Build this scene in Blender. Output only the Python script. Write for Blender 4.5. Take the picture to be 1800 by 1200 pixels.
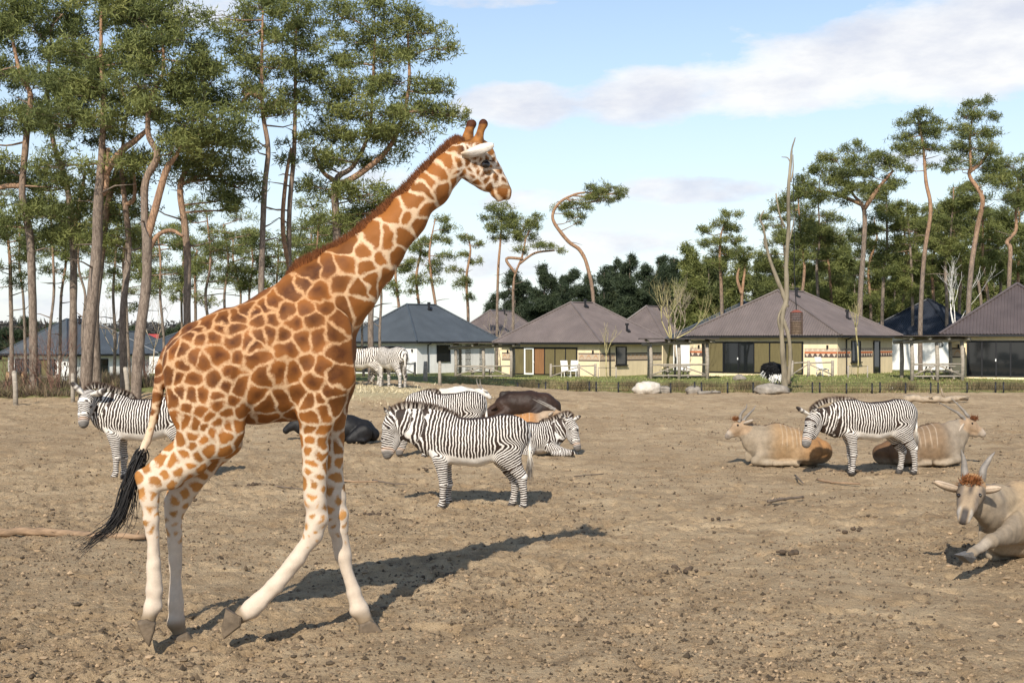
import bpy, math, random
import numpy as np
from mathutils import Vector, Matrix
R = math.radians
rng = np.random.default_rng(7)
random.seed(7)
for o in list(bpy.data.objects): bpy.data.objects.remove(o)
scene = bpy.context.scene
COL = scene.collection
# ---------------------------------------------------------------- camera
CAM_H = 2.65; FPX = 2100.0
cam = bpy.data.cameras.new('camera'); cam.sensor_width = 36.0; cam.lens = FPX / 1800 * 36.0
cam.clip_start = 0.1; cam.clip_end = 5000
cam_o = bpy.data.objects.new('camera', cam); COL.objects.link(cam_o)
cam_o.location = (0, 0, CAM_H); cam_o.rotation_euler = (R(90), 0, 0)
scene.camera = cam_o
# ---------------------------------------------------------------- sun and sky
SUN_EL, SUN_AZ = 37.0, 194.0          # azimuth clockwise from +Y
sun = bpy.data.lights.new('sun', 'SUN'); sun.energy = 4.6; sun.angle = R(0.53); sun.color = (1.0, 0.93, 0.82)
sun_o = bpy.data.objects.new('sun', sun); COL.objects.link(sun_o)
sd = Vector((math.sin(R(SUN_AZ)) * math.cos(R(SUN_EL)), math.cos(R(SUN_AZ)) * math.cos(R(SUN_EL)), math.sin(R(SUN_EL))))
sun_o.rotation_euler = sd.to_track_quat('Z', 'Y').to_euler(); sun_o.location = sd * 60
world = bpy.data.worlds.new('World'); scene.world = world; world.use_nodes = True
def N(nt, typ, **kw):
    n = nt.nodes.new(typ)
    for k, v in kw.items():
        if k == 'ins':
            for a, b in v.items(): n.inputs[a].default_value = b
        else: setattr(n, k, v)
    return n
def math_n(nt, op, a, b=None, c=None, clamp=False):
    n = nt.nodes.new('ShaderNodeMath'); n.operation = op; n.use_clamp = clamp
    for i, v in enumerate((a, b, c)):
        if v is None: continue
        if isinstance(v, (int, float)): n.inputs[i].default_value = v
        else: nt.links.new(v, n.inputs[i])
    return n.outputs[0]
def ramp_n(nt, fac, stops, interp='LINEAR'):
    n = nt.nodes.new('ShaderNodeValToRGB'); n.color_ramp.interpolation = interp
    e = n.color_ramp.elements
    while len(e) > 1: e.remove(e[-1])
    for i, (p, c) in enumerate(stops):
        if i == 0: e[0].position = p
        else: e.new(p)
        e[i].color = (c if hasattr(c, '__len__') else (c, c, c)) if len(c if hasattr(c, '__len__') else (c, c, c)) == 4 else tuple(c if hasattr(c, '__len__') else (c, c, c)) + (1,)
    nt.links.new(fac, n.inputs[0]); return n.outputs[0]
def noise_n(nt, vec, scale, detail=4, rough=.55, dist=0.0, out=0):
    n = nt.nodes.new('ShaderNodeTexNoise'); n.inputs['Scale'].default_value = scale
    n.inputs['Detail'].default_value = detail; n.inputs['Roughness'].default_value = rough; n.inputs['Distortion'].default_value = dist
    if vec is not None: nt.links.new(vec, n.inputs['Vector'])
    return n.outputs[out]
def mix_n(nt, fac, a, b, blend='MIX'):
    n = nt.nodes.new('ShaderNodeMix'); n.data_type = 'RGBA'; n.blend_type = blend
    for sock, v in ((n.inputs[0], fac), (n.inputs[6], a), (n.inputs[7], b)):
        if isinstance(v, (int, float)): sock.default_value = v
        elif isinstance(v, (tuple, list)): sock.default_value = tuple(v) + (1,) if len(v) == 3 else v
        else: nt.links.new(v, sock)
    return n.outputs[2]
def build_world():
    nt = world.node_tree; nt.nodes.clear(); L = nt.links.new
    out = N(nt, 'ShaderNodeOutputWorld'); bg = N(nt, 'ShaderNodeBackground'); L(bg.outputs[0], out.inputs[0])
    sky = N(nt, 'ShaderNodeTexSky', sky_type='NISHITA', sun_disc=False, sun_elevation=R(SUN_EL), sun_rotation=R(SUN_AZ), air_density=1.15, dust_density=.4, ozone_density=2.2)
    tc = N(nt, 'ShaderNodeTexCoord'); sep = N(nt, 'ShaderNodeSeparateXYZ'); L(tc.outputs['Generated'], sep.inputs[0])
    # clouds: soft cumulus banks stretched along the horizon, everywhere round the dome
    x, y, z = sep.outputs
    az = math_n(nt, 'ARCTAN2', x, y); zc = math_n(nt, 'MAXIMUM', z, 0.0)
    el = math_n(nt, 'ARCSINE', zc)
    cmb = N(nt, 'ShaderNodeCombineXYZ')
    L(math_n(nt, 'MULTIPLY', math_n(nt, 'SINE', az), 1.0), cmb.inputs[0]); L(math_n(nt, 'MULTIPLY', el, 2.6), cmb.inputs[1]); L(math_n(nt, 'COSINE', az), cmb.inputs[2])
    base = noise_n(nt, cmb.outputs[0], 3.4, 8, .52, .15)
    blobs = None
    for (a0, e0, sa, se, amp) in CLOUDS:
        da = math_n(nt, 'DIVIDE', math_n(nt, 'SUBTRACT', az, a0), sa); de = math_n(nt, 'DIVIDE', math_n(nt, 'SUBTRACT', el, e0), se)
        q = math_n(nt, 'ADD', math_n(nt, 'MULTIPLY', da, da), math_n(nt, 'MULTIPLY', de, de))
        g = math_n(nt, 'MULTIPLY', math_n(nt, 'EXPONENT', math_n(nt, 'MULTIPLY', math_n(nt, 'MULTIPLY', q, q), -1.0)), amp)
        blobs = g if blobs is None else math_n(nt, 'ADD', blobs, g)
    fine = noise_n(nt, cmb.outputs[0], 15.0, 9, .62, .1)
    d = math_n(nt, 'ADD', math_n(nt, 'ADD', math_n(nt, 'ADD', math_n(nt, 'MULTIPLY', base, .50), .235), math_n(nt, 'MULTIPLY', math_n(nt, 'SUBTRACT', fine, .5), .58)), blobs)
    mask = ramp_n(nt, d, [(0, 0.0), (.56, 0.0), (.63, .5), (.72, .88), (.88, 1.0)])
    shade = noise_n(nt, cmb.outputs[0], 9.0, 7, .6)
    ccol = ramp_n(nt, shade, [(.36, (4.5, 4.75, 5.4)), (.60, (6.1, 6.15, 6.2))])
    ccol2 = mix_n(nt, 1.0, ccol, (1, 1, 1), 'MULTIPLY')
    # pale milky veil low over the horizon
    veil = ramp_n(nt, el, [(0, .75), (.10, .55), (.20, .30), (.34, .10), (.8, .04)])
    c0 = mix_n(nt, veil, sky.outputs[0], (5.2, 5.6, 6.1))
    c = mix_n(nt, mask, c0, ccol2)
    L(c, bg.inputs[0]); bg.inputs[1].default_value = 0.125
def dirp(px, py): return ((px - 900) / FPX, (600 - py) / FPX)
CLOUDS = []
for (px, py, rx, ry, a) in [(1115, 168, 92, 50, .30), (1250, 172, 125, 46, .32), (1395, 152, 110, 58, .34), (1530, 118, 115, 82, .34), (1680, 130, 125, 85, .34), (1810, 105, 125, 92, .34), (905, 182, 105, 44, .32), (1225, 337, 150, 24, .24), (955, 352, 120, 22, .20), (1640, 292, 110, 24, .22), (1030, 425, 220, 24, .20), (760, 470, 200, 24, .16), (840, 2, 150, 16, .22), (220, 545, 300, 26, .20), (330, 20, 120, 45, .26), (1060, 60, 160, 40, -.2), (1400, 262, 300, 24, -.25), (1400, 30, 100, 30, -.2)]:
    a0, e0 = dirp(px, py); CLOUDS.append((math.atan(a0), math.atan(e0), rx / FPX, ry / FPX, a))
build_world()
scene.view_settings.view_transform = 'Standard'; scene.view_settings.look = 'None'
scene.view_settings.exposure = 0.40; scene.view_settings.gamma = 1.0
scene.render.engine = 'CYCLES'
# ---------------------------------------------------------------- helpers
def tag(o, label=None, cat=None, group=None, kind=None):
    if label: o['label'] = label
    if cat: o['category'] = cat
    if group: o['group'] = group
    if kind: o['kind'] = kind
    return o
def empty(name, loc=(0, 0, 0), rz=0.0):
    o = bpy.data.objects.new(name, None); COL.objects.link(o); o.location = loc; o.rotation_euler = (0, 0, rz); o.empty_display_size = .2
    return o
def mesh_np(name, V, F, mat=None, parent=None, smooth=True, attrs=None, cols=None):
    """V (n,3), F (m,3|4) arrays, or a list of (k,?) index arrays"""
    V = np.asarray(V, np.float32); me = bpy.data.meshes.new(name)
    Fs = F if isinstance(F, list) else [F]
    Fs = [np.asarray(f, np.int32) for f in Fs if len(f)]
    me.vertices.add(len(V)); me.vertices.foreach_set('co', V.ravel())
    tot = np.concatenate([np.full(len(f), f.shape[1], np.int32) for f in Fs]); idx = np.concatenate([f.ravel() for f in Fs])
    me.loops.add(len(idx)); me.loops.foreach_set('vertex_index', idx)
    me.polygons.add(len(tot)); st = np.concatenate([[0], np.cumsum(tot)[:-1]]).astype(np.int32)
    me.polygons.foreach_set('loop_start', st); me.polygons.foreach_set('loop_total', tot)
    me.polygons.foreach_set('use_smooth', np.full(len(tot), bool(smooth)))
    me.update(calc_edges=True)
    for k, a in (attrs or {}).items():
        at = me.attributes.new(k, 'FLOAT', 'POINT'); at.data.foreach_set('value', np.asarray(a, np.float32))
    if cols is not None:
        at = me.attributes.new('Col', 'FLOAT_COLOR', 'POINT')
        at.data.foreach_set('color', np.concatenate([np.asarray(cols, np.float32), np.ones((len(V), 1), np.float32)], 1).ravel())
    if mat: me.materials.append(mat)
    o = bpy.data.objects.new(name, me); COL.objects.link(o)
    if parent: o.parent = parent
    return o
def link_mesh(name, me, parent=None, loc=None, rot=None, scale=None):
    o = bpy.data.objects.new(name, me); COL.objects.link(o)
    if parent: o.parent = parent
    if loc is not None: o.location = loc
    if rot is not None: o.rotation_euler = rot
    if scale is not None: o.scale = scale if hasattr(scale, '__len__') else (scale,) * 3
    return o
class MB:
    """collects boxes, tubes, prisms into one mesh"""
    def __init__(s): s.v = []; s.f3 = []; s.f4 = []; s.n = 0
    def add(s, V, F):
        V = np.asarray(V, float); s.v.append(V)
        for f in F:
            f = [int(i) + s.n for i in f]
            (s.f3 if len(f) == 3 else s.f4).append(f)
        s.n += len(V)
    def box(s, x0, x1, y0, y1, z0, z1):
        V = [(x0, y0, z0), (x1, y0, z0), (x1, y1, z0), (x0, y1, z0), (x0, y0, z1), (x1, y0, z1), (x1, y1, z1), (x0, y1, z1)]
        s.add(V, [(3, 2, 1, 0), (4, 5, 6, 7), (0, 1, 5, 4), (1, 2, 6, 5), (2, 3, 7, 6), (3, 0, 4, 7)]); return s
    def obox(s, c, ex, ey, ez):
        c, ex, ey, ez = [np.array(q, float) for q in (c, ex, ey, ez)]
        V = [c + a * ex + b * ey + d * ez for d in (-1, 1) for a, b in ((-1, -1), (1, -1), (1, 1), (-1, 1))]
        s.add(V, [(3, 2, 1, 0), (4, 5, 6, 7), (0, 1, 5, 4), (1, 2, 6, 5), (2, 3, 7, 6), (3, 0, 4, 7)]); return s
    def bar(s, a, b, w, h=None):
        a = np.array(a, float); b = np.array(b, float); d = b - a; l = np.linalg.norm(d); d /= l
        up = np.array((0, 0, 1.0)) if abs(d[2]) < .9 else np.array((1.0, 0, 0))
        sx = np.cross(d, up); sx /= np.linalg.norm(sx); u2 = np.cross(sx, d); h = h or w
        return s.obox((a + b) / 2, d * l / 2, sx * w / 2, u2 * h / 2)
    def tube(s, pts, rad, n=8, caps=True, jit=0.0, seed=0):
        V, F = tube_np(pts, rad, n, caps, jit, seed); s.add(V, F); return s
    def build(s, name, mat=None, parent=None, smooth=False, cols=None):
        fs = []
        if s.f4: fs.append(np.array(s.f4))
        if s.f3: fs.append(np.array(s.f3))
        return mesh_np(name, np.concatenate(s.v), fs, mat, parent, smooth, cols=cols)
def tube_np(pts, rad, n=8, caps=True, jit=0.0, seed=0):
    P = np.asarray(pts, float); m = len(P); rad = np.broadcast_to(np.asarray(rad, float), (m,))
    T = np.gradient(P, axis=0); T /= np.linalg.norm(T, axis=1)[:, None] + 1e-9
    ref = np.array((0, 0, 1.0)) if abs(T[0][2]) < .9 else np.array((1.0, 0, 0))
    A = np.cross(T[0], ref); A /= np.linalg.norm(A); V = []; rg = np.random.default_rng(seed)
    for i in range(m):
        A = A - T[i] * A.dot(T[i]); A /= np.linalg.norm(A) + 1e-9; B = np.cross(T[i], A)
        a = np.linspace(0, 2 * math.pi, n, endpoint=False)
        rr = rad[i] * (1 + jit * rg.standard_normal(n))
        V.append(P[i] + (np.cos(a) * rr)[:, None] * A + (np.sin(a) * rr)[:, None] * B)
    V = np.concatenate(V); F = []
    for i in range(m - 1):
        for j in range(n): F.append((i * n + j, i * n + (j + 1) % n, (i + 1) * n + (j + 1) % n, (i + 1) * n + j))
    if caps:
        V = np.concatenate([V, P[:1], P[-1:]]); c0 = m * n
        for j in range(n):
            F.append((c0, (j + 1) % n, j)); F.append((c0 + 1, (m - 1) * n + j, (m - 1) * n + (j + 1) % n))
    return V, F
def catmull(P, per=6):
    P = np.asarray(P, float); Q = np.concatenate([[2 * P[0] - P[1]], P, [2 * P[-1] - P[-2]]]); out = []
    for i in range(1, len(Q) - 2):
        for t in np.linspace(0, 1, per, endpoint=False):
            a, b, c, d = Q[i - 1:i + 3]
            out.append(.5 * (2 * b + (c - a) * t + (2 * a - 5 * b + 4 * c - d) * t * t + (3 * b - a - 3 * c + d) * t ** 3))
    out.append(P[-1]); return np.array(out)
def vnoise(P, seed=0):
    """smooth value noise, P (n,3) -> (n,) in -1..1"""
    P = np.asarray(P, float); i = np.floor(P).astype(np.int64); f = P - i; f = f * f * (3 - 2 * f)
    def h(a):
        q = (a[:, 0] * 374761393 + a[:, 1] * 668265263 + a[:, 2] * 2147483647 + seed * 144665) & 0xffffffff
        q = ((q ^ (q >> 13)) * 1274126177) & 0xffffffff; q = q ^ (q >> 16)
        return (q & 0xffff) / 32767.5 - 1
    r = 0
    for dx in (0, 1):
        for dy in (0, 1):
            for dz in (0, 1):
                w = (f[:, 0] if dx else 1 - f[:, 0]) * (f[:, 1] if dy else 1 - f[:, 1]) * (f[:, 2] if dz else 1 - f[:, 2])
                r = r + w * h(i + np.array((dx, dy, dz)))
    return r
def new_mat(name):
    m = bpy.data.materials.new(name); m.use_nodes = True; nt = m.node_tree
    b = nt.nodes['Principled BSDF']; b.inputs['Roughness'].default_value = .8
    if 'Specular IOR Level' in b.inputs: b.inputs['Specular IOR Level'].default_value = .3
    return m, nt, b
def bump_n(nt, b, height, strength=.4, dist=.02):
    n = nt.nodes.new('ShaderNodeBump'); n.inputs['Strength'].default_value = strength; n.inputs['Distance'].default_value = dist
    nt.links.new(height, n.inputs['Height']); nt.links.new(n.outputs[0], b.inputs['Normal'])
def attr_n(nt, name, out='Fac'):
    n = nt.nodes.new('ShaderNodeAttribute'); n.attribute_name = name; return n.outputs[out]
def obj_co(nt): return nt.nodes.new('ShaderNodeTexCoord').outputs['Object']
def simple_mat(name, c, rough=.8, var=.25, scale=6.0, bump=.3, bdist=.01, spec=.3, stretch=None):
    m, nt, b = new_mat(name); co = obj_co(nt)
    if stretch:
        mp = nt.nodes.new('ShaderNodeMapping'); mp.inputs['Scale'].default_value = stretch; nt.links.new(co, mp.inputs[0]); co = mp.outputs[0]
    n = noise_n(nt, co, scale, 6, .6)
    lo = tuple(q * (1 - var) for q in c); hi = tuple(min(1, q * (1 + var)) for q in c)
    nt.links.new(ramp_n(nt, n, [(.3, lo), (.7, hi)]), b.inputs['Base Color'])
    b.inputs['Roughness'].default_value = rough; b.inputs['Specular IOR Level'].default_value = spec
    if bump: bump_n(nt, b, noise_n(nt, co, scale * 4, 5, .6), bump, bdist)
    return m
MATS = {}
def M(name, *a, **k):
    if name not in MATS: MATS[name] = simple_mat(name, *a, **k)
    return MATS[name]
def at(px, py, Y): return np.array(((px - 900) / FPX * Y, Y, CAM_H - (py - 600) / FPX * Y))
# ---------------------------------------------------------------- ground
# (x, y, z) heights read off the photograph where things of known size stand
GC = [(0, 5, 0), (-6, 9, 0), (6, 9, 0), (0, 11, 0), (0, 20, 0), (-9, 23, 0), (10, 24, 0), (0, 32, 0), (14, 35, 0), (20, 45, 0), (8, 45, 0), (0, 45, .02), (-10, 33, .15), (-18, 32, .3),
      (-6, 46, .82), (-9, 47, .85), (-4, 46, .7), (-6, 54, .88), (-6, 64, .75), (-9, 60, .8), (-3, 56, .6), (-5, 40, .45), (-7, 36, .2), (-18, 42, .45), (-25, 45, .6), (-14, 50, .75), (0, 61, 0), (10, 61, 0), (20, 61, 0), (30, 61, 0),
      (26, 78, .46), (18, 78, .42), (34, 80, .46), (12, 80, .2), (7, 92, 0), (-2, 92, .02), (-7, 97, .05), (-13, 95, -.1), (-14, 70, .2), (-22, 70, -.2), (-38, 100, -1.0), (-30, 100, -.9), (-45, 100, -1.0), (-34, 60, .1),
      (0, 130, 0), (60, 130, 0), (-60, 130, -.8), (0, 200, 0), (60, 200, 0), (-80, 200, -.5), (50, 60, .1), (-60, 50, .3), (40, 20, 0), (-40, 15, 0), (0, -20, 0), (300, 400, 0), (-300, 400, 0)]
GCa = np.array(GC, float)
def gz(x, y):
    x = np.asarray(x, float); y = np.asarray(y, float); sh = x.shape; x = x.ravel(); y = y.ravel()
    num = np.zeros_like(x); den = np.zeros_like(x)
    for (a, b, c) in GCa:
        d2 = ((x - a) ** 2 + (y - b) ** 2) / (40 + .002 * b * b) + .02
        w = 1 / d2 ** 2; num += w * c; den += w
    r = num / den
    return r.reshape(sh) if sh else float(r[0])
FENCE_Y = 61.8
def rough_h(x, y):
    """churned sand: hoof-worked lumps, fading with distance and outside the paddock"""
    P = np.stack([x.ravel(), y.ravel(), np.zeros(x.size)], 1)
    h = .05 * vnoise(P * .35, 1) + .030 * vnoise(P * 1.1 + 7, 2) + .032 * vnoise(P * 2.7 + 3, 3)
    patch = np.clip(.55 + 1.0 * vnoise(P * .28 + 11, 8), .22, 1)
    wx = P + .06 * np.stack([vnoise(P * 7, 31), vnoise(P * 7, 32), 0 * P[:, 0]], 1)
    n4 = vnoise(wx * 6.0, 4); n5 = vnoise(wx * 12.0, 5); n6 = vnoise(wx * 24.0, 6)
    h += patch * (.044 * np.clip(n4, -.5, .6) + .034 * np.clip(n5, -.4, .5) + .017 * np.clip(n6, -.5, .6))
    n7 = vnoise(P * 3.6 + 31, 9); h -= .12 * np.clip(n7 - .50, 0, .35) * 1.8
    return h.reshape(x.shape)
def build_ground():
    m, nt, b = new_mat('churned_sand'); L = nt.links.new; co = obj_co(nt)
    big = noise_n(nt, co, .22, 5, .6); mid = noise_n(nt, co, 1.6, 6, .65, .3); fine = noise_n(nt, co, 16, 8, .75); grit = noise_n(nt, co, 70, 4, .8)
    col = ramp_n(nt, mid, [(.30, (.37, .255, .145)), (.5, (.51, .372, .225)), (.72, (.60, .455, .285))])
    damp = ramp_n(nt, big, [(.40, 0.0), (.60, .68)])
    col = mix_n(nt, math_n(nt, 'MULTIPLY', damp, ramp_n(nt, fine, [(.35, 1.0), (.62, .25)])), col, (.27, .180, .100))
    spk = ramp_n(nt, fine, [(.30, .50), (.40, .88), (.60, 1.0), (.75, 1.10)])  # both speckles: dark crumbs, plus the shade of small hollows painted in
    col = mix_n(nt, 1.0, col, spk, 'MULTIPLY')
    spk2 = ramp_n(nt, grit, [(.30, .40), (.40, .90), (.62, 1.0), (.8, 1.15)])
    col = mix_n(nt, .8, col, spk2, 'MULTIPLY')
    # manure and damp earth trodden in, in streaks
    mp = nt.nodes.new('ShaderNodeMapping'); mp.inputs['Scale'].default_value = (.55, 1.2, 1); L(co, mp.inputs[0])
    dung = noise_n(nt, mp.outputs[0], 1.3, 8, .72, .4)
    zone = noise_n(nt, co, .13, 3, .5)
    dm = math_n(nt, 'MULTIPLY', ramp_n(nt, dung, [(.55, 0.0), (.68, .7)]), ramp_n(nt, zone, [(.38, .25), (.56, 1.0)]))
    col = mix_n(nt, dm, col, (.15, .103, .063))
    # grass verge beyond the paddock edge (attribute: 0 sand .. 1 grass)
    g = attr_n(nt, 'grass'); gn = noise_n(nt, co, 3.0, 6, .7)
    gcol = ramp_n(nt, gn, [(.3, (.15, .115, .055)), (.45, (.155, .165, .055)), (.58, (.21, .215, .075)), (.72, (.30, .25, .13))])
    gm = ramp_n(nt, math_n(nt, 'ADD', g, math_n(nt, 'MULTIPLY', math_n(nt, 'SUBTRACT', gn, .5), .7)), [(.42, 0.0), (.58, 1.0)])
    col = mix_n(nt, gm, col, gcol)
    st = attr_n(nt, 'straw'); scol = ramp_n(nt, fine, [(.3, (.36, .29, .15)), (.7, (.58, .50, .32))])
    sm = ramp_n(nt, math_n(nt, 'ADD', st, math_n(nt, 'MULTIPLY', math_n(nt, 'SUBTRACT', gn, .5), .8)), [(.40, 0.0), (.62, .9)])
    col = mix_n(nt, sm, col, scol)
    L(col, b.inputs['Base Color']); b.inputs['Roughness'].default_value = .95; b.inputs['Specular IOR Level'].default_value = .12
    hh = math_n(nt, 'ADD', math_n(nt, 'MULTIPLY', noise_n(nt, co, 9, 9, .72), 1.0), math_n(nt, 'MULTIPLY', noise_n(nt, co, 38, 6, .7), .45))
    bump_n(nt, b, hh, 1.0, .085)
    # one sheet: rows packed towards the viewer, columns fan out to the horizon
    ys = np.concatenate([np.linspace(-25, 7, 12)[:-1], 1 / np.linspace(1 / 7.0, 1 / 64.0, 760)[:-1], np.linspace(64, 130, 70)[:-1], 130 * (1500 / 130) ** np.linspace(0, 1, 24)])
    us = np.linspace(-1, 1, 800); us = np.sign(us) * (np.abs(us) * .80 + .2 * np.abs(us) ** 6)
    nx, ny = len(us), len(ys)
    half = np.maximum(np.abs(ys) * .56 + 1.5, 6) + np.where(ys > 100, (ys - 100) * 1.0, 0)
    X = us[None, :] * half[:, None]; Y = np.repeat(ys[:, None], nx, 1)
    Z = gz(X, Y)
    fade = np.clip((75 - Y) / 25, 0, 1) * np.clip((Y + 5) / 8, 0, 1)
    Z = Z + rough_h(X, Y) * (fade * .9 + .25 * np.clip((140 - Y) / 40, 0, 1) * (1 - fade))
    # verge: banked grass strip behind the paddock fence (right of the feeding spot)
    edge = np.where(X > -3, FENCE_Y + .3 * np.sin(X * .7), FENCE_Y - 3 + np.clip((-3 - X) / 10, 0, 1) * -13.5)
    grass = np.clip((Y - edge) / 1.2 * .5 + .5, 0, 1)
    bank = np.clip((Y - edge) / 1.5, 0, 1) * np.clip((edge + 9 - Y) / 7, 0, 1)
    Z = Z + .10 * bank
    straw = np.exp(-(((X + 5.2) / 3.6) ** 2 + ((Y - 46.5) / 4.5) ** 2)) * (Y < 53)
    V = np.stack([X, Y, Z], -1).reshape(-1, 3)
    i = np.arange((ny - 1) * nx).reshape(ny - 1, nx)[:, :-1].ravel()
    F = np.stack([i, i + 1, i + 1 + nx, i + nx], 1)
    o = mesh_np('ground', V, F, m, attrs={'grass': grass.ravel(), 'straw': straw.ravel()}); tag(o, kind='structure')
    return o
ground = build_ground()
# ---------------------------------------------------------------- lodges
def mat_roof(name, c):
    m, nt, b = new_mat(name); co = obj_co(nt); n = noise_n(nt, co, .9, 6, .6); n2 = noise_n(nt, co, 14, 4, .6)
    col = ramp_n(nt, n, [(.3, tuple(q * .82 for q in c)), (.7, tuple(q * 1.15 for q in c))]); col = mix_n(nt, .6, col, ramp_n(nt, n2, [(.3, .85), (.7, 1.1)]), 'MULTIPLY')
    nt.links.new(col, b.inputs['Base Color']); b.inputs['Roughness'].default_value = .42; b.inputs['Specular IOR Level'].default_value = .45; return m
def mat_plaster(name, c):
    m, nt, b = new_mat(name); co = obj_co(nt); n = noise_n(nt, co, .8, 7, .6)
    mp = nt.nodes.new('ShaderNodeMapping'); mp.inputs['Scale'].default_value = (2.2, 2.2, .25); nt.links.new(co, mp.inputs[0]); st = noise_n(nt, mp.outputs[0], 1.5, 6, .65)
    col = ramp_n(nt, n, [(.3, tuple(q * .88 for q in c)), (.7, tuple(q * 1.06 for q in c))]); col = mix_n(nt, .55, col, ramp_n(nt, st, [(.3, .80), (.55, 1.0)]), 'MULTIPLY')
    nt.links.new(col, b.inputs['Base Color']); b.inputs['Roughness'].default_value = .9; bump_n(nt, b, noise_n(nt, co, 30, 5, .6), .25, .01); return m
def mat_glass():
    m, nt, b = new_mat('dark_glass'); b.inputs['Base Color'].default_value = (.012, .014, .015, 1); b.inputs['Roughness'].default_value = .04; b.inputs['Specular IOR Level'].default_value = .6; return m
ROOFS = {'brown': mat_roof('brown_sheet_roof', (.135, .108, .098)), 'grey': mat_roof('slate_sheet_roof', (.052, .062, .072)), 'navy': mat_roof('dark_sheet_roof', (.022, .026, .036)), 'dkbrown': mat_roof('dark_brown_sheet_roof', (.085, .066, .062))}
WALLS = {'cream': mat_plaster('cream_plaster', (.80, .655, .42)), 'white': mat_plaster('white_plaster', (.80, .78, .74))}
GLASS = mat_glass()
BLACKM = M('black_metal', (.014, .014, .016), .5, .2, 5, 0)
WHITEF = M('white_frame', (.75, .75, .73), .5, .05, 5, 0)
CURT = M('green_curtain', (.135, .11, .050), .85, .3, 3, .3, .02, stretch=(9, 9, .4))
TIMB = M('brown_plank', (.23, .115, .050), .75, .3, 3, .3, .02, stretch=(8, 8, .4))
GREYT = M('grey_timber', (.34, .30, .25), .85, .3, 4, .4, .015, stretch=(1, 1, 4))
BANDC = [M('band_beige', (.46, .36, .26), .9, .12, 6, 0), M('band_dark', (.10, .075, .065), .9, .12, 6, 0), M('band_orange', (.46, .15, .06), .9, .12, 6, 0), M('band_tan', (.44, .25, .13), .9, .12, 6, 0)]
def roof_slope(P0, P1, Q0, Q1, mat, parent, pitch=.19, amp=.028):
    """corrugated slope: eave P0->P1, ridge Q0->Q1 (Q0==Q1 for a hip end)"""
    P0, P1, Q0, Q1 = [np.array(p, float) for p in (P0, P1, Q0, Q1)]
    e = P1 - P0; W = np.linalg.norm(e); e /= W; up = ((Q0 + Q1) / 2 - (P0 + P1) / 2); up = up - e * up.dot(e); H = np.linalg.norm(up); up /= H; nrm = np.cross(e, up)
    a = (Q0 - P0).dot(e); b = (Q1 - P0).dot(e); k = max(6, int(W / pitch) * 4); us = np.linspace(0, W, k + 1)
    hh = np.where(us < a, us / max(a, 1e-6), np.where(us > b, (W - us) / max(W - b, 1e-6), 1.0)) * H
    off = amp * np.sin(us / pitch * 2 * math.pi)
    lo = P0 + us[:, None] * e + off[:, None] * nrm; hi = lo + hh[:, None] * up
    i = np.arange(k); n = k + 1
    o = mesh_np('roof_slope', np.concatenate([lo, hi]), np.stack([i, i + 1, i + 1 + n, i + n], 1), mat, parent, smooth=False)
    return o
def house(label, px, Y, base_z, yaw, W, L, eave=2.6, ridge=5.6, roof='brown', wall='cream', over=.55, front=None, side=None, vents=((.5, .15),), ridge_in=None, detail=True, group='lodges with hipped metal roofs'):
    """corner nearest the viewer at photo column px and depth Y; end wall runs to the left, long wall to the right.  local x along the end wall (leftwards negative), local y along the long wall (away)"""
    X = (px - 900) / FPX * Y; root = empty('lodge', (X, Y, base_z), R(-yaw)); tag(root, label, 'lodge', group)
    wm = WALLS[wall]; t = .3
    mb = MB(); mb.box(-W, 0, 0, L, -.6, eave); wl = mb.build('wall', wm, root)
    ov = over; P = [(-W - ov, -ov, eave), (ov, -ov, eave), (ov, L + ov, eave), (-W - ov, L + ov, eave)]
    ri = ridge_in if ridge_in is not None else (W / 2 + ov)
    A = (-W / 2, -ov + ri, ridge); B = (-W / 2, L + ov - ri, ridge)
    rm = ROOFS[roof]; rf = MB()
    # soffit and fascia under the sheets
    rf.box(-W - ov + .03, ov - .03, -ov + .03, L + ov - .03, eave - .16, eave - .04); R0 = rf.build('roof', BLACKM, root)
    roof_slope(P[0], P[1], A, A, rm, R0); roof_slope(P[1], P[2], A, B, rm, R0); roof_slope(P[2], P[3], B, B, rm, R0); roof_slope(P[3], P[0], B, A, rm, R0)
    cap = MB()
    for a, b in ((P[0], A), (P[1], A), (P[2], B), (P[3], B), (A, B)):
        a = np.array(a) + (0, 0, .02); b = np.array(b) + (0, 0, .05); cap.tube([a, b], [.085, .085], 6)
    cap.build('ridge_cap', rm, R0)
    for (fy, fz) in vents:
        # vent pipe on the long right slope: fy along the ridge run, fz down from the ridge
        y = A[1] + fy * (B[1] - A[1]); x = -W / 2 + fz * (W / 2 + ov); z = ridge - fz * (ridge - eave)
        v = MB(); v.tube([(x, y, z - .1), (x, y, z + .42)], [.09, .09], 10); v.tube([(x, y, z + .46), (x, y, z + .62)], [.15, .15], 10); v.tube([(x, y, z + .4), (x, y, z + .48)], [.07, .07], 8); v.box(x - .22, x + .22, y - .2, y + .2, z - .12, z + .04); v.build('vent_pipe', BLACKM, R0)
    if detail:
        g = MB(); g.tube([(.09, 1.2, eave - .25), (.10, 1.2, .05)], [.045, .045], 8); g.tube([(ov - .05, 1.2, eave - .14), (.09, 1.2, eave - .3)], [.04, .04], 8); g.build('downpipe', BLACKM, root)
        for (x, z) in ((-W * .06, 1.75), (-W * .93, 1.75)):
            l = MB(); l.box(x - .05, x + .05, -.12, 0.0, z, z + .22); l.build('wall_lamp', BLACKM, root)
    if front: front(root, W)
    if side: side(root, L)
    return root
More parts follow.
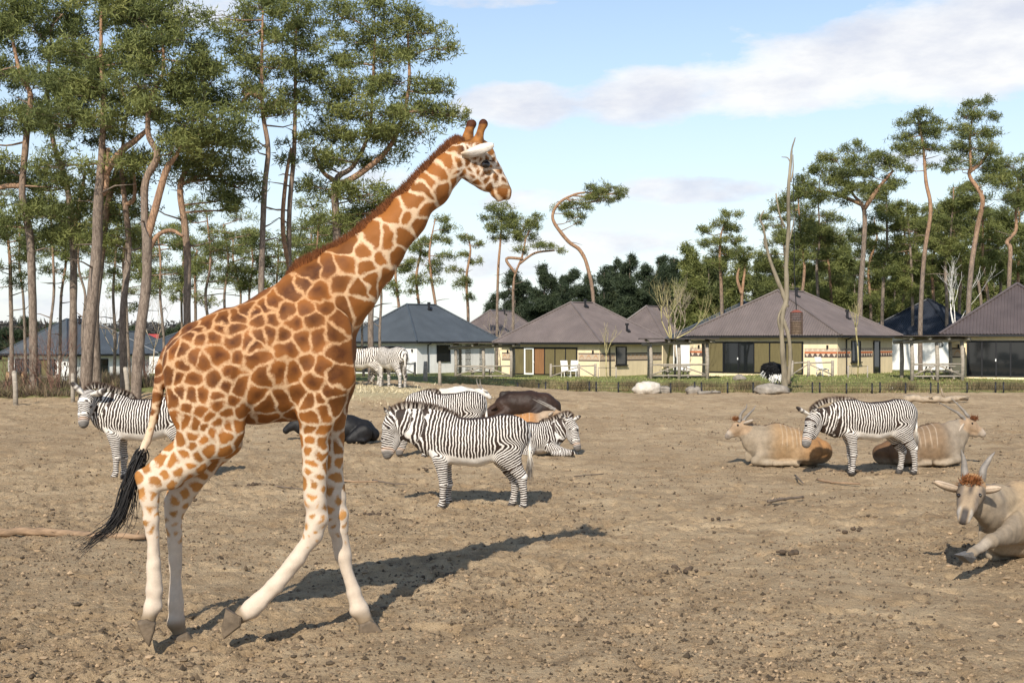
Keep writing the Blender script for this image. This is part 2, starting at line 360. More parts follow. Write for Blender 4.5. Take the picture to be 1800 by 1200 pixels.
def frame_rect(parent, name, x0, x1, z0, z1, y, fm, pane, th=.07, dep=.08, ax='x', recess=.0):
    """a framed opening on the end wall (ax='x', wall plane y=0) or the long wall (ax='y', wall plane x=0)"""
    def bx(m, a0, a1, b0, b1, d0, d1):
        if ax == 'x': m.box(a0, a1, -d1, -d0, b0, b1)
        else: m.box(d0, d1, a0, a1, b0, b1)
    m = MB(); bx(m, x0, x1, z0, z0 + th, .002, dep); bx(m, x0, x1, z1 - th, z1, .002, dep); bx(m, x0, x0 + th, z0 + th, z1 - th, .002, dep); bx(m, x1 - th, x1, z0 + th, z1 - th, .002, dep)
    f = m.build(name, fm, parent); p = MB(); bx(p, x0 + th, x1 - th, z0 + th, z1 - th, .002, dep * .45); p.build('pane', pane, f); return f
def band(root, kind, x0, x1, ax, z0=1.15, h=.62):
    """painted frieze: thin relief strips and triangles"""
    def bx(m, a0, a1, b0, b1, d):
        if ax == 'x': m.box(a0, a1, -d, 0, b0, b1)
        else: m.box(0, d, a0, a1, b0, b1)
    m = MB(); fr = MB(); bx(m, x0, x1, z0, z0 + h, .006); b = m.build('painted_band', BANDC[0], root)
    if kind == 'zig':
        m = MB(); bx(m, x0, x1, z0, z0 + h * .42, .010); m.build('dark_strip', BANDC[1], b); m = MB(); bx(m, x0, x1, z0 + h * .42, z0 + h * .62, .010); m.build('orange_strip', BANDC[2], b)
        n = max(1, int(abs(x1 - x0) / .36)); pm = M('band_pale', (.58, .47, .36), .9, .1, 6, 0); me = None
        for i in range(n):
            c = x0 + (i + .5) * (x1 - x0) / n; w = .13
            for (za, zb) in ((z0 + h * .40, z0 + h * .06), (z0 + h * .64, z0 + h * .92)):
                T = [(-w, 0), (w, 0), (0, zb - za)]; d = .014; up_ = zb > za; q = MB()
                V = [(a, -d, z) if ax == 'x' else (d, a, z) for a, z in T]; V += [(a, 0, z) if ax == 'x' else (0, a, z) for a, z in T]; q.add(V, [(0, 1, 2), (0, 3, 4, 1), (1, 4, 5, 2), (2, 5, 3, 0)]); o = q.build('triangle_motif', pm, b); o.location = (c, 0, za) if ax == 'x' else (0, c, za)
    else:
        m = MB(); bx(m, x0, x1, z0, z0 + h * .16, .010); m.build('dark_strip', BANDC[1], b); m = MB(); bx(m, x0, x1, z0 + h * .86, z0 + h, .010); m.build('dark_strip', BANDC[1], b)
        n = max(1, int(abs(x1 - x0) / .5))
        for i in range(n):
            c = x0 + (i + .5) * (x1 - x0) / n; m = MB(); P = [(c - .2, z0 + h * .28), (c - .1, z0 + h * .62), (c, z0 + h * .72), (c + .1, z0 + h * .62), (c + .2, z0 + h * .28)]
            for (a, z), (a2, z2) in zip(P[:-1], P[1:]):
                V = [(q, -.014, w) if ax == 'x' else (.014, q, w) for q, w in ((a, z - .05), (a2, z2 - .05), (a2, z2 + .05), (a, z + .05))]; m.add(V, [(0, 1, 2, 3)])
            m.build('wave_motif', BANDC[3], b)
def front_glazed(door_white=False, lit=False, bandk=None):
    def f(root, W):
        x0, x1, top = -W * .86, -W * .22, 2.15
        m = MB(); m.box(x0 - .06, x1 + .06, -.05, .0, .03, top + .05); fr = m.build('glazed_front', BLACKM, root); n = 6; w = (x1 - x0) / n
        for i in range(n):
            a, b = x0 + i * w, x0 + (i + 1) * w
            kind = (CURT, GLASS, GLASS, CURT, CURT, CURT)[i] if not door_white else (CURT, None, TIMB, CURT, CURT, CURT)[i]
            if lit: kind = (GLASS, GLASS, GLASS, GLASS, CURT, GLASS)[i]
            if kind is None:
                frame_rect(root, 'door', a + .03, b - .03, .05, top, 0, WHITEF, CURT, .11, .12); continue
            p = MB(); p.box(a + .05, b - .05, -.075, -.052, .12, top - .06); p.build('panel', kind, fr)
            s = MB(); s.box(a - .035, a + .035, -.10, -.052, .05, top); s.build('mullion', BLACKM, fr)
        h = MB(); h.box(x0 + 2 * w - .05, x0 + 2 * w + .01, -.16, -.105, .95, 1.1); h.build('door_handle', WHITEF, fr)
        if bandk:
            band(root, bandk, -W + .03, x0 - .14, 'x'); band(root, bandk, x1 + .14, -.02, 'x')
    return f
def side_plain(bandk=None, door=True, far=True):
    def f(root, L):
        frame_rect(root, 'window', 2.1, 3.5, .85, 2.25, 0, BLACKM, GLASS, ax='y'); s = MB(); s.box(.0, .16, 2.0, 3.6, .76, .84); s.build('window_sill', BLACKM, root)
        segs = [(.02, 2.0), (3.6, L * .62), (L * .76, L - .05)] if door else [(.02, 2.0), (3.6, L - .05)]
        if door: frame_rect(root, 'door', L * .63, L * .75, .03, 2.25, 0, BLACKM, GLASS, ax='y')
        if bandk:
            for a, b in segs: band(root, bandk, a, b, 'y')
    return f
def side_glyph(root, L):
    frame_rect(root, 'window', 2.3, 3.9, .9, 2.3, 0, BLACKM, GLASS, ax='y')
    for k, y in enumerate((4.7, 5.8, 7.6)):
        m = MB(); m.box(0, .006, y, y + .75, .1, 2.4); b = m.build('painted_panel', M('glyph_ground', (.62, .60, .55), .9, .05, 5, 0), root); q = MB(); rg = random.Random(k)
        for i in range(14):
            z = .12 + i * .163
            if i % 3 == 0: q.box(.006, .011, y + .02, y + .73, z, z + .07)
            elif i % 3 == 1:
                for j in range(4): q.add([(.012, y + .05 + j * .17, z), (.012, y + .19 + j * .17, z), (.012, y + .12 + j * .17, z + .14)], [(0, 1, 2)])
            else:
                for j in range(3): q.box(.006, .011, y + .06 + j * .23, y + .19 + j * .23, z, z + .11)
        q.build('black_motif', BLACKM, b)
def make_houses():
    house('cream lodge with brown roof beside the bare dead trunk, triangle frieze on its wall', 1472, 78, .44, 40, 11.2, 9.0, 2.62, 5.75, 'brown', 'cream', ridge_in=3.1, front=front_glazed(bandk='zig'), side=side_plain('zig'), vents=((.35, .12), (.75, .62)))
    house('cream lodge with brown roof and one white framed door in its glazed front', 1054, 90, 0, 40, 9.7, 8.6, 2.58, 5.75, 'brown', 'cream', ridge_in=3.4, front=front_glazed(True, bandk='wave'), side=side_plain('wave', door=False), vents=((.4, .10), (.75, .72)))
    house('white lodge with slate grey roof and black painted panels on its side', 733, 97, .05, 40, 8.4, 9.6, 2.6, 5.75, 'grey', 'white', ridge_in=3.6, front=front_glazed(), side=side_glyph, vents=((.6, .12),))
    house('cream lodge with dark brown roof and an open dining room, beyond the round lantern', 1908, 70, .5, 24, 7.5, 11.0, 2.6, 5.75, 'dkbrown', 'cream', front=front_glazed(lit=True, bandk='wave'), vents=())
    house('white lodge with near black roof seen through pine trunks', 1672, 97, .35, 45, 7.6, 7.6, 2.85, 5.9, 'navy', 'white', vents=(), detail=False)
    house('brown roofed lodge half hidden between the white lodge and the white framed door lodge', 893, 128, .2, 20, 6.5, 13, 2.7, 5.9, 'brown', 'cream', vents=((.5, .12),), detail=False)
    house('brown roofed lodge peeking out behind the leafless saplings', 1165, 116, .1, 30, 6.0, 14, 2.7, 6.1, 'brown', 'cream', vents=((.3, .1), (.7, .7)), detail=False)
    house('slate grey roofed lodge tucked behind the dead trunk lodge', 1372, 104, .3, 30, 10, 12, 2.6, 6.0, 'grey', 'white', vents=((.3, .12),), detail=False)
    house('white lodge with slate grey roof and veranda among the tall pine trunks', 122, 98, -1.05, 40, 10.2, 7.5, 2.65, 5.6, 'grey', 'white', ridge_in=3.2, front=front_glazed(lit=True), side=side_plain(door=False), vents=((.4, .1),))
    house('grey roofed lodge behind the pine trunks with colourful wall panel', 212, 135, -1.4, 28, 6.0, 9, 2.7, 5.2, 'grey', 'white', vents=(), detail=False)
    house('low grey roofed lodge just visible past the giraffe rump', 345, 125, -1.0, 18, 7.4, 10, 2.6, 4.9, 'grey', 'white', vents=(), detail=False)
    # colourful panel on the pine lodge's neighbour and a small red roof far off
    # far red roof
    root = empty('shed', (at(222, 600, 150)[0], 150, -1.0)); tag(root, 'far off shed with a small red roof between the pine trunks', 'shed'); m = MB(); m.box(-3, 3, 0, 5, -.5, 2.2); m.build('wall', WALLS['cream'], root)
    m = MB(); m.add([(-3.4, -.4, 2.2), (3.4, -.4, 2.2), (3.4, 2.5, 4.6), (-3.4, 2.5, 4.6), (3.4, 5.4, 2.2), (-3.4, 5.4, 2.2)], [(0, 1, 2, 3), (3, 2, 4, 5), (1, 4, 2), (0, 3, 5)]); m.build('roof', M('red_roof', (.30, .045, .04), .6, .2, 2, .2), root)
    # ---- pergolas with rail and picnic table
    LOGM = M('weathered_log', (.30, .26, .21), .85, .35, 5, .5, .02, stretch=(1, 1, 3))
    def pergola(label, px, Y, zb, yaw, W, D):
        root = empty('pergola', ((px - 900) / FPX * Y, Y, zb), R(-yaw * .5)); tag(root, label, 'pergola', 'log pergolas beside the lodges'); k = 0
        for x, y in ((0, 0), (W * .5, 0), (W, 0), (0, D), (W, D)):
            m = MB(); k += 1; m.tube([(x, y, -.3), (x + .03, y, 1.1), (x - .02, y, 2.2)], [.12, .115, .11], 9, True, .06, k); m.build('post', LOGM, root, True)
        for y in (0, D):
            m = MB(); m.tube([(-.5, y, 2.15), (W * .4, y, 2.25), (W + .5, y, 2.32)], [.11, .12, .1], 8, True, .05, k); m.build('beam', LOGM, root, True)
        for i in range(4):
            x = -.2 + i * (W + .4) / 3; m = MB(); m.tube([(x, -.6, 2.36), (x, D + .6, 2.44)], [.085, .08], 8); m.build('rafter', LOGM, root, True)
        m = MB(); m.box(-.7, W + .7, -.8, D + .8, 2.50, 2.56); m.build('roof_sheet', M('thin_dark_roof', (.055, .045, .04), .8, .3, 3, .3), root)
        m = MB(); m.tube([(0, -.02, .85), (W, -.02, .87)], [.055, .05], 7); m.tube([(0, -.02, .15), (W, -.02, .16)], [.05, .05], 7); m.build('rail', LOGM, root, True)
        m = MB(); m.tube([(.05, -.05, .2), (W * .5, -.05, .82)], [.045, .045], 7); m.tube([(W * .5, -.05, .82), (W, -.05, .2)], [.045, .045], 7); m.build('brace', LOGM, root, True)
        return root
    P1 = pergola('log pergola between the white lodge and the white framed door lodge', 801, 86, .02, 8, 4.0, 2.6)
    P2 = pergola('log pergola beside the leafless sapling pair', 1144, 77, .30, 8, 3.6, 2.6)
    P3 = pergola('log pergola with a round lantern hanging under its roof', 1603, 70.5, .45, 8, 2.9, 2.4)
    def picnic(label, px, Y, zb, yaw=8):
        root = empty('picnic_table', ((px - 900) / FPX * Y, Y, zb), R(yaw)); tag(root, label, 'picnic table', 'picnic tables under the pergolas')
        for i in range(4):
            m = MB(); m.box(-.9, .9, -.38 + i * .2, -.21 + i * .2, .72, .76); m.build('top_plank', GREYT, root)
        for y in (-.75, .62):
            m = MB(); m.box(-.9, .9, y, y + .22, .42, .46); m.build('bench_plank', GREYT, root)
        for x in (-.65, .65):
            m = MB(); m.bar((x, -.62, -.02), (x, -.15, .74), .07); m.bar((x, .72, -.02), (x, .22, .74), .07); m.bar((x + .08, -.8, .38), (x + .08, .88, .38), .06); m.build('leg_frame', GREYT, root)
    picnic('picnic table under the log pergola beside the white lodge', 846, 87, .0); picnic('picnic table under the pergola beside the saplings', 1188, 78.2, .30); picnic('picnic table below the round hanging lantern', 1650, 71.6, .43)
    # hanging lantern
    lp = at(1653, 606, 71.5); o = empty('hanging_lantern', lp); tag(o, 'round black wicker lantern hanging under the pergola roof', 'lantern'); m = MB()
    for i in range(6):
        a = i * math.pi / 6; m.tube([(.17 * math.cos(t) * math.cos(a), .17 * math.cos(t) * math.sin(a), .17 * math.sin(t)) for t in np.linspace(0, 2 * math.pi, 16)], [.012] * 16, 4, False)
    m.build('cage', BLACKM, o); m = MB(); m.tube([(0, 0, .16), (0, 0, .5)], [.008, .008], 4); m.build('cord', BLACKM, o)
    # ---- terrace railings and chairs
    def railing(label, pts, Y, zb):
        a = np.array((((pts[0] - 900) / FPX * Y), Y, zb)); root = empty('railing', a); tag(root, label, 'railing', 'log railings along the terraces'); xs = [(p - pts[0]) / FPX * Y for p in pts]
        for i, x in enumerate(xs):
            m = MB(); m.tube([(x, 0, -.3), (x + .02, 0, 1.02)], [.10, .09], 8, True, .05, i); m.build('post', LOGM, root, True)
        for i in range(len(xs) - 1):
            m = MB(); m.tube([(xs[i], 0, .85), (xs[i + 1], 0, .9)], [.05, .045], 7); m.build('rail', LOGM, root, True); m = MB(); m.tube([(xs[i], -.04, .12), (xs[i + 1], -.04, .80)] if i % 2 == 0 else [(xs[i], -.04, .80), (xs[i + 1], -.04, .12)], [.04, .04], 7); m.build('brace', LOGM, root, True)
    railing('log railing before the glazed front with the white framed door', (968, 1017, 1046), 86, .02); railing('log railing before the lodge beside the dead trunk', (1392, 1421, 1463), 76.2, .42)
    railing('log railing in front of the white lodge doorway', (668, 697, 729), 93, .03); railing('log railing on the veranda among the pine trunks', (72, 98, 128), 94, -1.0)
    def chair(label, px, Y, zb, yaw, mat):
        root = empty('terrace_chair', ((px - 900) / FPX * Y, Y, zb), R(yaw)); tag(root, label, 'chair')
        m = MB(); m.obox((0, 0, .42), (.28, 0, 0), (0, .28, -.04), (0, .01, .03)); m.build('seat', mat, root); m = MB(); m.obox((0, .32, .80), (.28, 0, 0), (0, .02, .02), (0, .12, .40)); m.build('backrest', mat, root)
        for x in (-.25, .25):
            for y0, y1 in ((-.25, -.3), (.25, .3)): m = MB(); m.bar((x, y0, .42), (x, y1, -.02), .045); m.build('leg', mat, root)
    wc = M('white_chair', (.66, .64, .58), .6, .1, 4, 0); wd = M('chair_wood', (.30, .18, .09), .6, .25, 4, 0)
    chair('white terrace chair behind the log railing, closer to the wooden panel', 995, 88, .02, 20, wc); chair('white terrace chair behind the log railing, closer to the corner of the wall', 1008, 88.4, .02, -15, wc)
    chair('pale slatted chair on the terrace of the dead trunk lodge', 1446, 77, .43, 30, wc); chair('wooden chair at the window of the pine trunk lodge', 15, 95, -1.0, 10, wd); chair('wooden chair at the lodge glass beside the slanted post', 36, 95, -1.0, -20, wd)
# ---------------------------------------------------------------- trees
def mat_bark():
    m, nt, b = new_mat('pine_bark'); co = obj_co(nt); t = attr_n(nt, 'up'); mp = nt.nodes.new('ShaderNodeMapping'); mp.inputs['Scale'].default_value = (3.2, 3.2, .8); nt.links.new(co, mp.inputs[0])
    n = noise_n(nt, mp.outputs[0], 3.5, 7, .7); vo = nt.nodes.new('ShaderNodeTexVoronoi'); vo.feature = 'DISTANCE_TO_EDGE'; vo.inputs['Scale'].default_value = 4.0; nt.links.new(mp.outputs[0], vo.inputs['Vector'])
    low = ramp_n(nt, n, [(.28, (.085, .062, .048)), (.5, (.20, .155, .12)), (.75, (.30, .24, .19))]); hi = ramp_n(nt, n, [(.3, (.20, .105, .058)), (.55, (.35, .205, .118)), (.75, (.45, .33, .23))])
    f = ramp_n(nt, math_n(nt, 'ADD', t, math_n(nt, 'MULTIPLY', math_n(nt, 'SUBTRACT', n, .5), .7)), [(.50, 0.0), (.92, 1.0)])
    col = mix_n(nt, f, low, hi); col = mix_n(nt, .7, col, ramp_n(nt, vo.outputs[0], [(0, .45), (.14, 1.0)]), 'MULTIPLY'); nt.links.new(col, b.inputs['Base Color']); b.inputs['Roughness'].default_value = .92; bump_n(nt, b, n, .7, .03); return m
def mat_leaf(name, stops):
    m, nt, b = new_mat(name); v = attr_n(nt, 'tone'); nt.links.new(ramp_n(nt, v, stops), b.inputs['Base Color']); b.inputs['Roughness'].default_value = .6; b.inputs['Specular IOR Level'].default_value = .2
    tr = nt.nodes.new('ShaderNodeBsdfTranslucent'); nt.links.new(ramp_n(nt, v, stops), tr.inputs[0]); mx = nt.nodes.new('ShaderNodeMixShader'); mx.inputs[0].default_value = .30; out = nt.nodes['Material Output']
    nt.links.new(b.outputs[0], mx.inputs[1]); nt.links.new(tr.outputs[0], mx.inputs[2]); nt.links.new(mx.outputs[0], out.inputs[0]); return m
BARK = mat_bark()
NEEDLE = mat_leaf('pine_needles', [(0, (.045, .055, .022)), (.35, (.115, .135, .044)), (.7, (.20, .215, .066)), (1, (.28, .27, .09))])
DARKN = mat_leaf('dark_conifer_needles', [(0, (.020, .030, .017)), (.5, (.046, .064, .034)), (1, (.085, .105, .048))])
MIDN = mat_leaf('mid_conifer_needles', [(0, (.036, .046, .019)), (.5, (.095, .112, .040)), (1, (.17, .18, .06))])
TWIGM = M('bare_twig', (.34, .28, .20), .85, .25, 5, .3); BIRCH = M('birch_bark', (.66, .63, .58), .7, .3, 7, .3, stretch=(1, 1, 2)); DEADW = M('dead_wood', (.195, .165, .115), .8, .5, 2.2, .5, .02, stretch=(1, 1, .35))
class Tree:
    def __init__(s): s.tv = []; s.tf = []; s.up = []; s.n = 0; s.lv = []; s.lf = []; s.lt = []; s.ln = 0
    def tube(s, pts, rad, n=6, up=.8, jit=0.0, seed=0):
        V, F = tube_np(pts, rad, n, True, jit, seed); F4 = [f for f in F if len(f) == 4]; F3 = [f for f in F if len(f) == 3]
        s.tv.append(V); s.tf.append((np.array(F4) + s.n, np.array(F3) + s.n)); s.up.append(np.broadcast_to(np.asarray(up, float), (len(V),)) if np.ndim(up) == 0 else np.concatenate([np.repeat(up, n), [up[0], up[-1]]])); s.n += len(V)
    def tufts(s, C, size, nb, tone, upb=.35, width=.19):
        """needle tufts: centres (k,3), each a burst of nb slim blades"""
        k = len(C); D = rng.standard_normal((k, nb, 3)); D[..., 2] += upb; D /= np.linalg.norm(D, axis=2)[..., None]
        sz = (np.asarray(size) * np.ones(k))[:, None] * rng.uniform(.6, 1.15, (k, nb)); side = np.cross(D, rng.standard_normal((k, nb, 3))); side /= np.linalg.norm(side, axis=2)[..., None] + 1e-9
        o = C[:, None, :] + rng.normal(0, .35, (k, nb, 3)) * (np.asarray(size) * np.ones(k))[:, None, None]
        V = np.stack([o - side * (sz * width * .5)[..., None], o + side * (sz * width * .5)[..., None], o + D * sz[..., None]], 2).reshape(-1, 3)
        s.lv.append(V); s.lf.append(np.arange(len(V)).reshape(-1, 3) + s.ln); s.ln += len(V); t = np.clip((np.asarray(tone) * np.ones(k))[:, None] + rng.normal(0, .10, (k, nb)), 0, 1); s.lt.append(np.repeat(t.ravel(), 3))
    def pad(s, c, rx, ry, rz, dens, size, nb, base, tone=.5):
        """one foliage pad: tufts through an uneven flattened ellipsoid + twigs from base"""
        k = max(8, int(dens * rx * rz)); R3 = np.array((rx, ry, rz)); m = int(np.clip(6 + 3.2 * rx, 7, 22))
        D = rng.standard_normal((m * 3, 3)); D[:, 2] += .15; D /= np.linalg.norm(D, axis=1)[:, None]; D = D[(D[:, 2] > -.45)][:m]; m = len(D); S = c + D * (.45 + .55 * rng.random(m) ** .7)[:, None] * R3
        ix = rng.integers(0, m, k); rad = min(.42, rx * .34); off = rng.standard_normal((k, 3)) * np.array((1, 1, .55)) * rad * .62
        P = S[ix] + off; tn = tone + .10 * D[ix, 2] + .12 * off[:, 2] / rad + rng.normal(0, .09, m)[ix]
        s.tufts(P, size, nb, np.clip(tn, 0, 1))
        if base is not None:
            base = np.array(base); r0 = .016 * np.linalg.norm(c - base) + .02
            mid = (base + c) / 2 + rng.normal(0, .12, 3) * np.linalg.norm(c - base) * .5; s.tube(catmull([base, mid, c], 3), np.linspace(r0, r0 * .45, 7), 5, .75)
            for q in range(min(m, 9)):
                e = S[q]; s0 = mid + (c - mid) * rng.uniform(.1, 1); s.tube([s0, (s0 + e) / 2 + rng.normal(0, .08, 3) * rx, e], [r0 * .4, r0 * .3, .008], 4, .6)
    def build(s, name, label, cat, group, loc, leafmat=NEEDLE, barkmat=None):
        root = empty(name, loc); tag(root, label, cat, group); loc = np.array(loc)
        f4 = np.concatenate([a for a, b in s.tf]); f3 = np.concatenate([b for a, b in s.tf if len(b)]); mesh_np('trunk', np.concatenate(s.tv) - loc, [f4, f3], barkmat or BARK, root, attrs={'up': np.concatenate(s.up)})
        if s.lv: mesh_np('crown', np.concatenate(s.lv) - loc, np.concatenate(s.lf), leafmat, root, smooth=False, attrs={'tone': np.concatenate(s.lt)})
        return root
def px_pine(label, Y, trunk, pads, forks=(), group=None, tone=.5, dens=185, size=.27, nb=11, leafmat=NEEDLE, stubs=0, depth=.9, zb=None, upscale=1.0, name='pine_tree'):
    """trunk: [(px, py, width_px)] from the ground up; pads: [(px, py, rx_px, ry_px)] read off the photograph; depth offsets are random within the crown"""
    T = Tree(); s = Y / FPX; b = trunk[0]; X0 = (b[0] - 900) * s; z0 = gz(X0, Y) if zb is None else zb
    P = [np.array((X0, Y, z0 - .3))] + [at(q[0], q[1], Y) for q in trunk[1:]]; P = np.array(P); P[1:-1, 1] += rng.normal(0, .15, len(P) - 2)
    W = np.array([q[2] for q in trunk]) * s / 2 * (.78 if Y < 60 else .60); C = catmull(P, 5); w = np.interp(np.linspace(0, len(W) - 1, len(C)), np.arange(len(W)), W); w[0] *= 1.25
    H = C[-1][2] - z0; up = np.clip((C[:, 2] - z0) / max(H, 1) * upscale, 0, 1); T.tube(C, w, 10, up, .035, int(abs(b[0])))
    skel = [C]
    for f in forks:
        Q = np.array([at(q[0], q[1], Y + (q[3] if len(q) > 3 else 0)) for q in f]); i0 = np.argmin(np.linalg.norm(C - Q[0], axis=1)); Q[0] = C[i0]; c2 = catmull(Q, 5); w2 = np.interp(np.linspace(0, len(f) - 1, len(c2)), np.arange(len(f)), [q[2] * s / 2 for q in f]); T.tube(c2, w2, 8, .85, .03, 3); skel.append(c2)
    A = np.concatenate(skel)
    for (px, py, rx, ry) in pads:
        ry_d = rx * s * rng.uniform(.8, 1.1); c = at(px, py, Y + rng.uniform(-depth, depth) * rx * s * .6)
        cand = A[A[:, 2] < c[2] + .3]; cand = cand if len(cand) else A; base = cand[np.argmin(np.linalg.norm((cand - c) * np.array((1, .6, 1.3)), axis=1))]
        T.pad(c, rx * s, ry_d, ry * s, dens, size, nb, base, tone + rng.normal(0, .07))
    for k in range(stubs):
        i = rng.integers(int(len(C) * .25), max(int(len(C) * .25) + 1, int(len(C) * .85))); a = rng.uniform(0, 2 * math.pi); l = rng.uniform(.5, 1.8); e = C[i] + np.array((math.cos(a) * l, math.sin(a) * l, rng.uniform(-.2, .5))); T.tube([C[i], (C[i] + e) / 2 + rng.normal(0, .1, 3), e], [.04, .028, .008], 5, .35)
    return T.build(name, label, 'tree', group, (X0, Y, z0), leafmat)
def auto_pads(cx, top, bot, w, n, seed, flat=.5):
    rg = np.random.default_rng(seed); out = []
    for i in range(n):
        t = (i + .5) / n; y = top + (bot - top) * t; hw = w * (.35 + .65 * math.sin(math.pi * min(.92, .18 + t * .8))); r = w * rg.uniform(.30, .50); out.append((cx + rg.uniform(-1, 1) * hw * .75, y + rg.normal(0, (bot - top) * .05), r, r * flat * rg.uniform(.8, 1.3)))
    return out
GL = 'tall pines of the grove behind the giraffe'; GR = 'pines standing among and behind the cream lodges'
def make_trees():
    # ---- left grove: trunks read off the photograph; (ground row, depth) follow from trunk foot rows
    def L(label, Y, trunk, pads, forks=(), **k): px_pine(label, Y, trunk, pads, forks, GL, **k)
    L('pine with grey bark at the edge of the grove, crown over the veranda lodge', 47, [(60, 690, 20), (58, 560, 18), (52, 420, 17), (40, 345, 15), (48, 250, 14), (55, 170, 12), (38, 130, 9), (20, 60, 6)],
      [(20, 60, 70, 45), (-20, 130, 70, 40), (60, 150, 60, 32), (15, 210, 60, 34), (-30, 250, 60, 40), (80, 230, 45, 24), (20, 300, 50, 26), (60, 380, 60, 26), (-20, 400, 60, 30), (100, 330, 40, 22), (-10, 20, 60, 40)], [[(45, 320, 10), (0, 330, 9), (-40, 360, 6)]], stubs=5)
    L('pine with a straight trunk second from the veranda lodge corner', 49, [(128, 690, 18), (130, 560, 17), (126, 430, 15), (120, 330, 13), (92, 250, 11), (80, 160, 9), (90, 80, 6)],
      [(110, 25, 80, 32), (60, 50, 60, 30), (150, 60, 60, 30), (95, 110, 60, 28), (140, 150, 60, 28), (50, 330, 70, 26), (110, 370, 70, 24), (140, 420, 60, 24), (80, 420, 50, 22), (70, 200, 50, 24)], [[(124, 400, 8), (140, 360, 7), (150, 300, 5)]], stubs=6)
    L('thick leaning pine with orange upper limbs, one of a crossing pair', 44, [(148, 690, 27), (160, 580, 26), (168, 450, 24), (174, 360, 22), (181, 270, 15), (182, 190, 13), (180, 100, 9), (178, 20, 6)],
      [(180, 10, 70, 40), (230, 30, 60, 36), (150, 100, 60, 30), (215, 110, 60, 30), (170, 180, 75, 34), (130, 150, 55, 30), (120, 220, 70, 30), (200, 225, 60, 26), (100, 200, 50, 24), (190, 290, 55, 20), (110, 290, 60, 24)], [[(172, 370, 18), (178, 320, 16), (210, 270, 13), (240, 245, 10), (262, 225, 7)], [(174, 350, 14), (185, 330, 12), (190, 260, 9)]], stubs=4)
    L('dark straight pine crossing behind the thick leaning pine', 47, [(172, 690, 20), (168, 560, 19), (172, 470, 17), (186, 380, 14), (200, 320, 12), (214, 270, 8)], [(190, 340, 60, 24), (230, 330, 60, 26), (215, 380, 60, 24), (180, 420, 55, 22), (215, 420, 40, 18), (240, 290, 50, 20)], stubs=5)
    L('slim dark pine between the crossing pair and the forked orange pine', 46, [(219, 690, 18), (216, 560, 15), (219, 440, 14), (221, 360, 12), (210, 300, 10), (214, 240, 7), (225, 180, 5)], [(215, 180, 60, 30), (240, 200, 50, 24), (190, 240, 45, 22), (250, 290, 35, 14), (205, 130, 55, 30), (180, 320, 40, 16)], [[(221, 360, 9), (235, 350, 7), (236, 310, 5), (228, 290, 3)]], stubs=7)
    L('forked pine with bright orange limbs', 43, [(238, 697, 24), (246, 610, 24), (256, 500, 22), (260, 420, 21), (254, 390, 17), (256, 320, 16), (280, 275, 15), (262, 235, 12), (266, 170, 11), (286, 130, 8), (285, 60, 6)],
      [(285, 20, 75, 32), (240, 30, 60, 30), (320, 70, 65, 30), (270, 75, 75, 32), (230, 90, 60, 28), (340, 110, 45, 24), (300, 130, 75, 30), (240, 150, 60, 26), (345, 170, 60, 28), (280, 190, 60, 26), (380, 215, 55, 28), (330, 220, 70, 30), (400, 250, 45, 26), (360, 260, 65, 30), (320, 265, 55, 24)],
      [[(260, 420, 15), (272, 370, 14), (292, 300, 12), (305, 280, 8), (330, 240, 6)], [(258, 440, 9), (276, 415, 8), (300, 405, 7), (322, 415, 5)]], stubs=4)
    L('pine with a grey lower trunk beside the giraffe rump', 46, [(332, 690, 17), (331, 560, 16), (330, 460, 16), (326, 400, 15), (318, 340, 13), (320, 310, 11), (345, 270, 8)], [(330, 290, 60, 26), (385, 300, 55, 28), (350, 325, 50, 20), (420, 330, 40, 26), (380, 355, 40, 22), (410, 370, 25, 22), (300, 250, 50, 24), (345, 180, 55, 30), (360, 130, 40, 26)], [[(318, 330, 7), (350, 310, 6), (390, 310, 4)]], stubs=4)
    L('slender upright pine with layered pads above the giraffe back', 47, [(455, 690, 15), (457, 540, 14), (461, 400, 13), (464, 320, 13), (470, 260, 11), (461, 190, 9), (461, 100, 7), (462, 20, 4)],
      [(460, 15, 60, 20), (400, 35, 50, 18), (500, 30, 40, 18), (430, 65, 60, 18), (480, 75, 50, 18), (440, 120, 60, 20), (410, 100, 40, 16), (490, 120, 45, 18), (425, 160, 55, 18), (470, 190, 60, 18), (390, 185, 40, 16), (500, 200, 40, 16)], [[(460, 170, 10), (440, 165, 8), (418, 190, 6), (395, 180, 4)]], stubs=8)
    L('twin-stemmed slim pine behind the giraffe neck base', 49, [(505, 690, 12), (506, 500, 11), (508, 370, 11), (515, 270, 10), (518, 180, 8), (520, 90, 6), (524, 10, 3)], [(525, 10, 40, 20), (545, 40, 35, 18), (510, 60, 40, 20), (545, 90, 40, 20), (520, 130, 50, 20), (555, 140, 35, 18), (535, 175, 40, 16), (500, 170, 35, 14), (505, 285, 25, 10), (530, 250, 30, 12)], [[(500, 480, 8), (497, 400, 8), (502, 320, 7), (512, 260, 5)]], stubs=9)
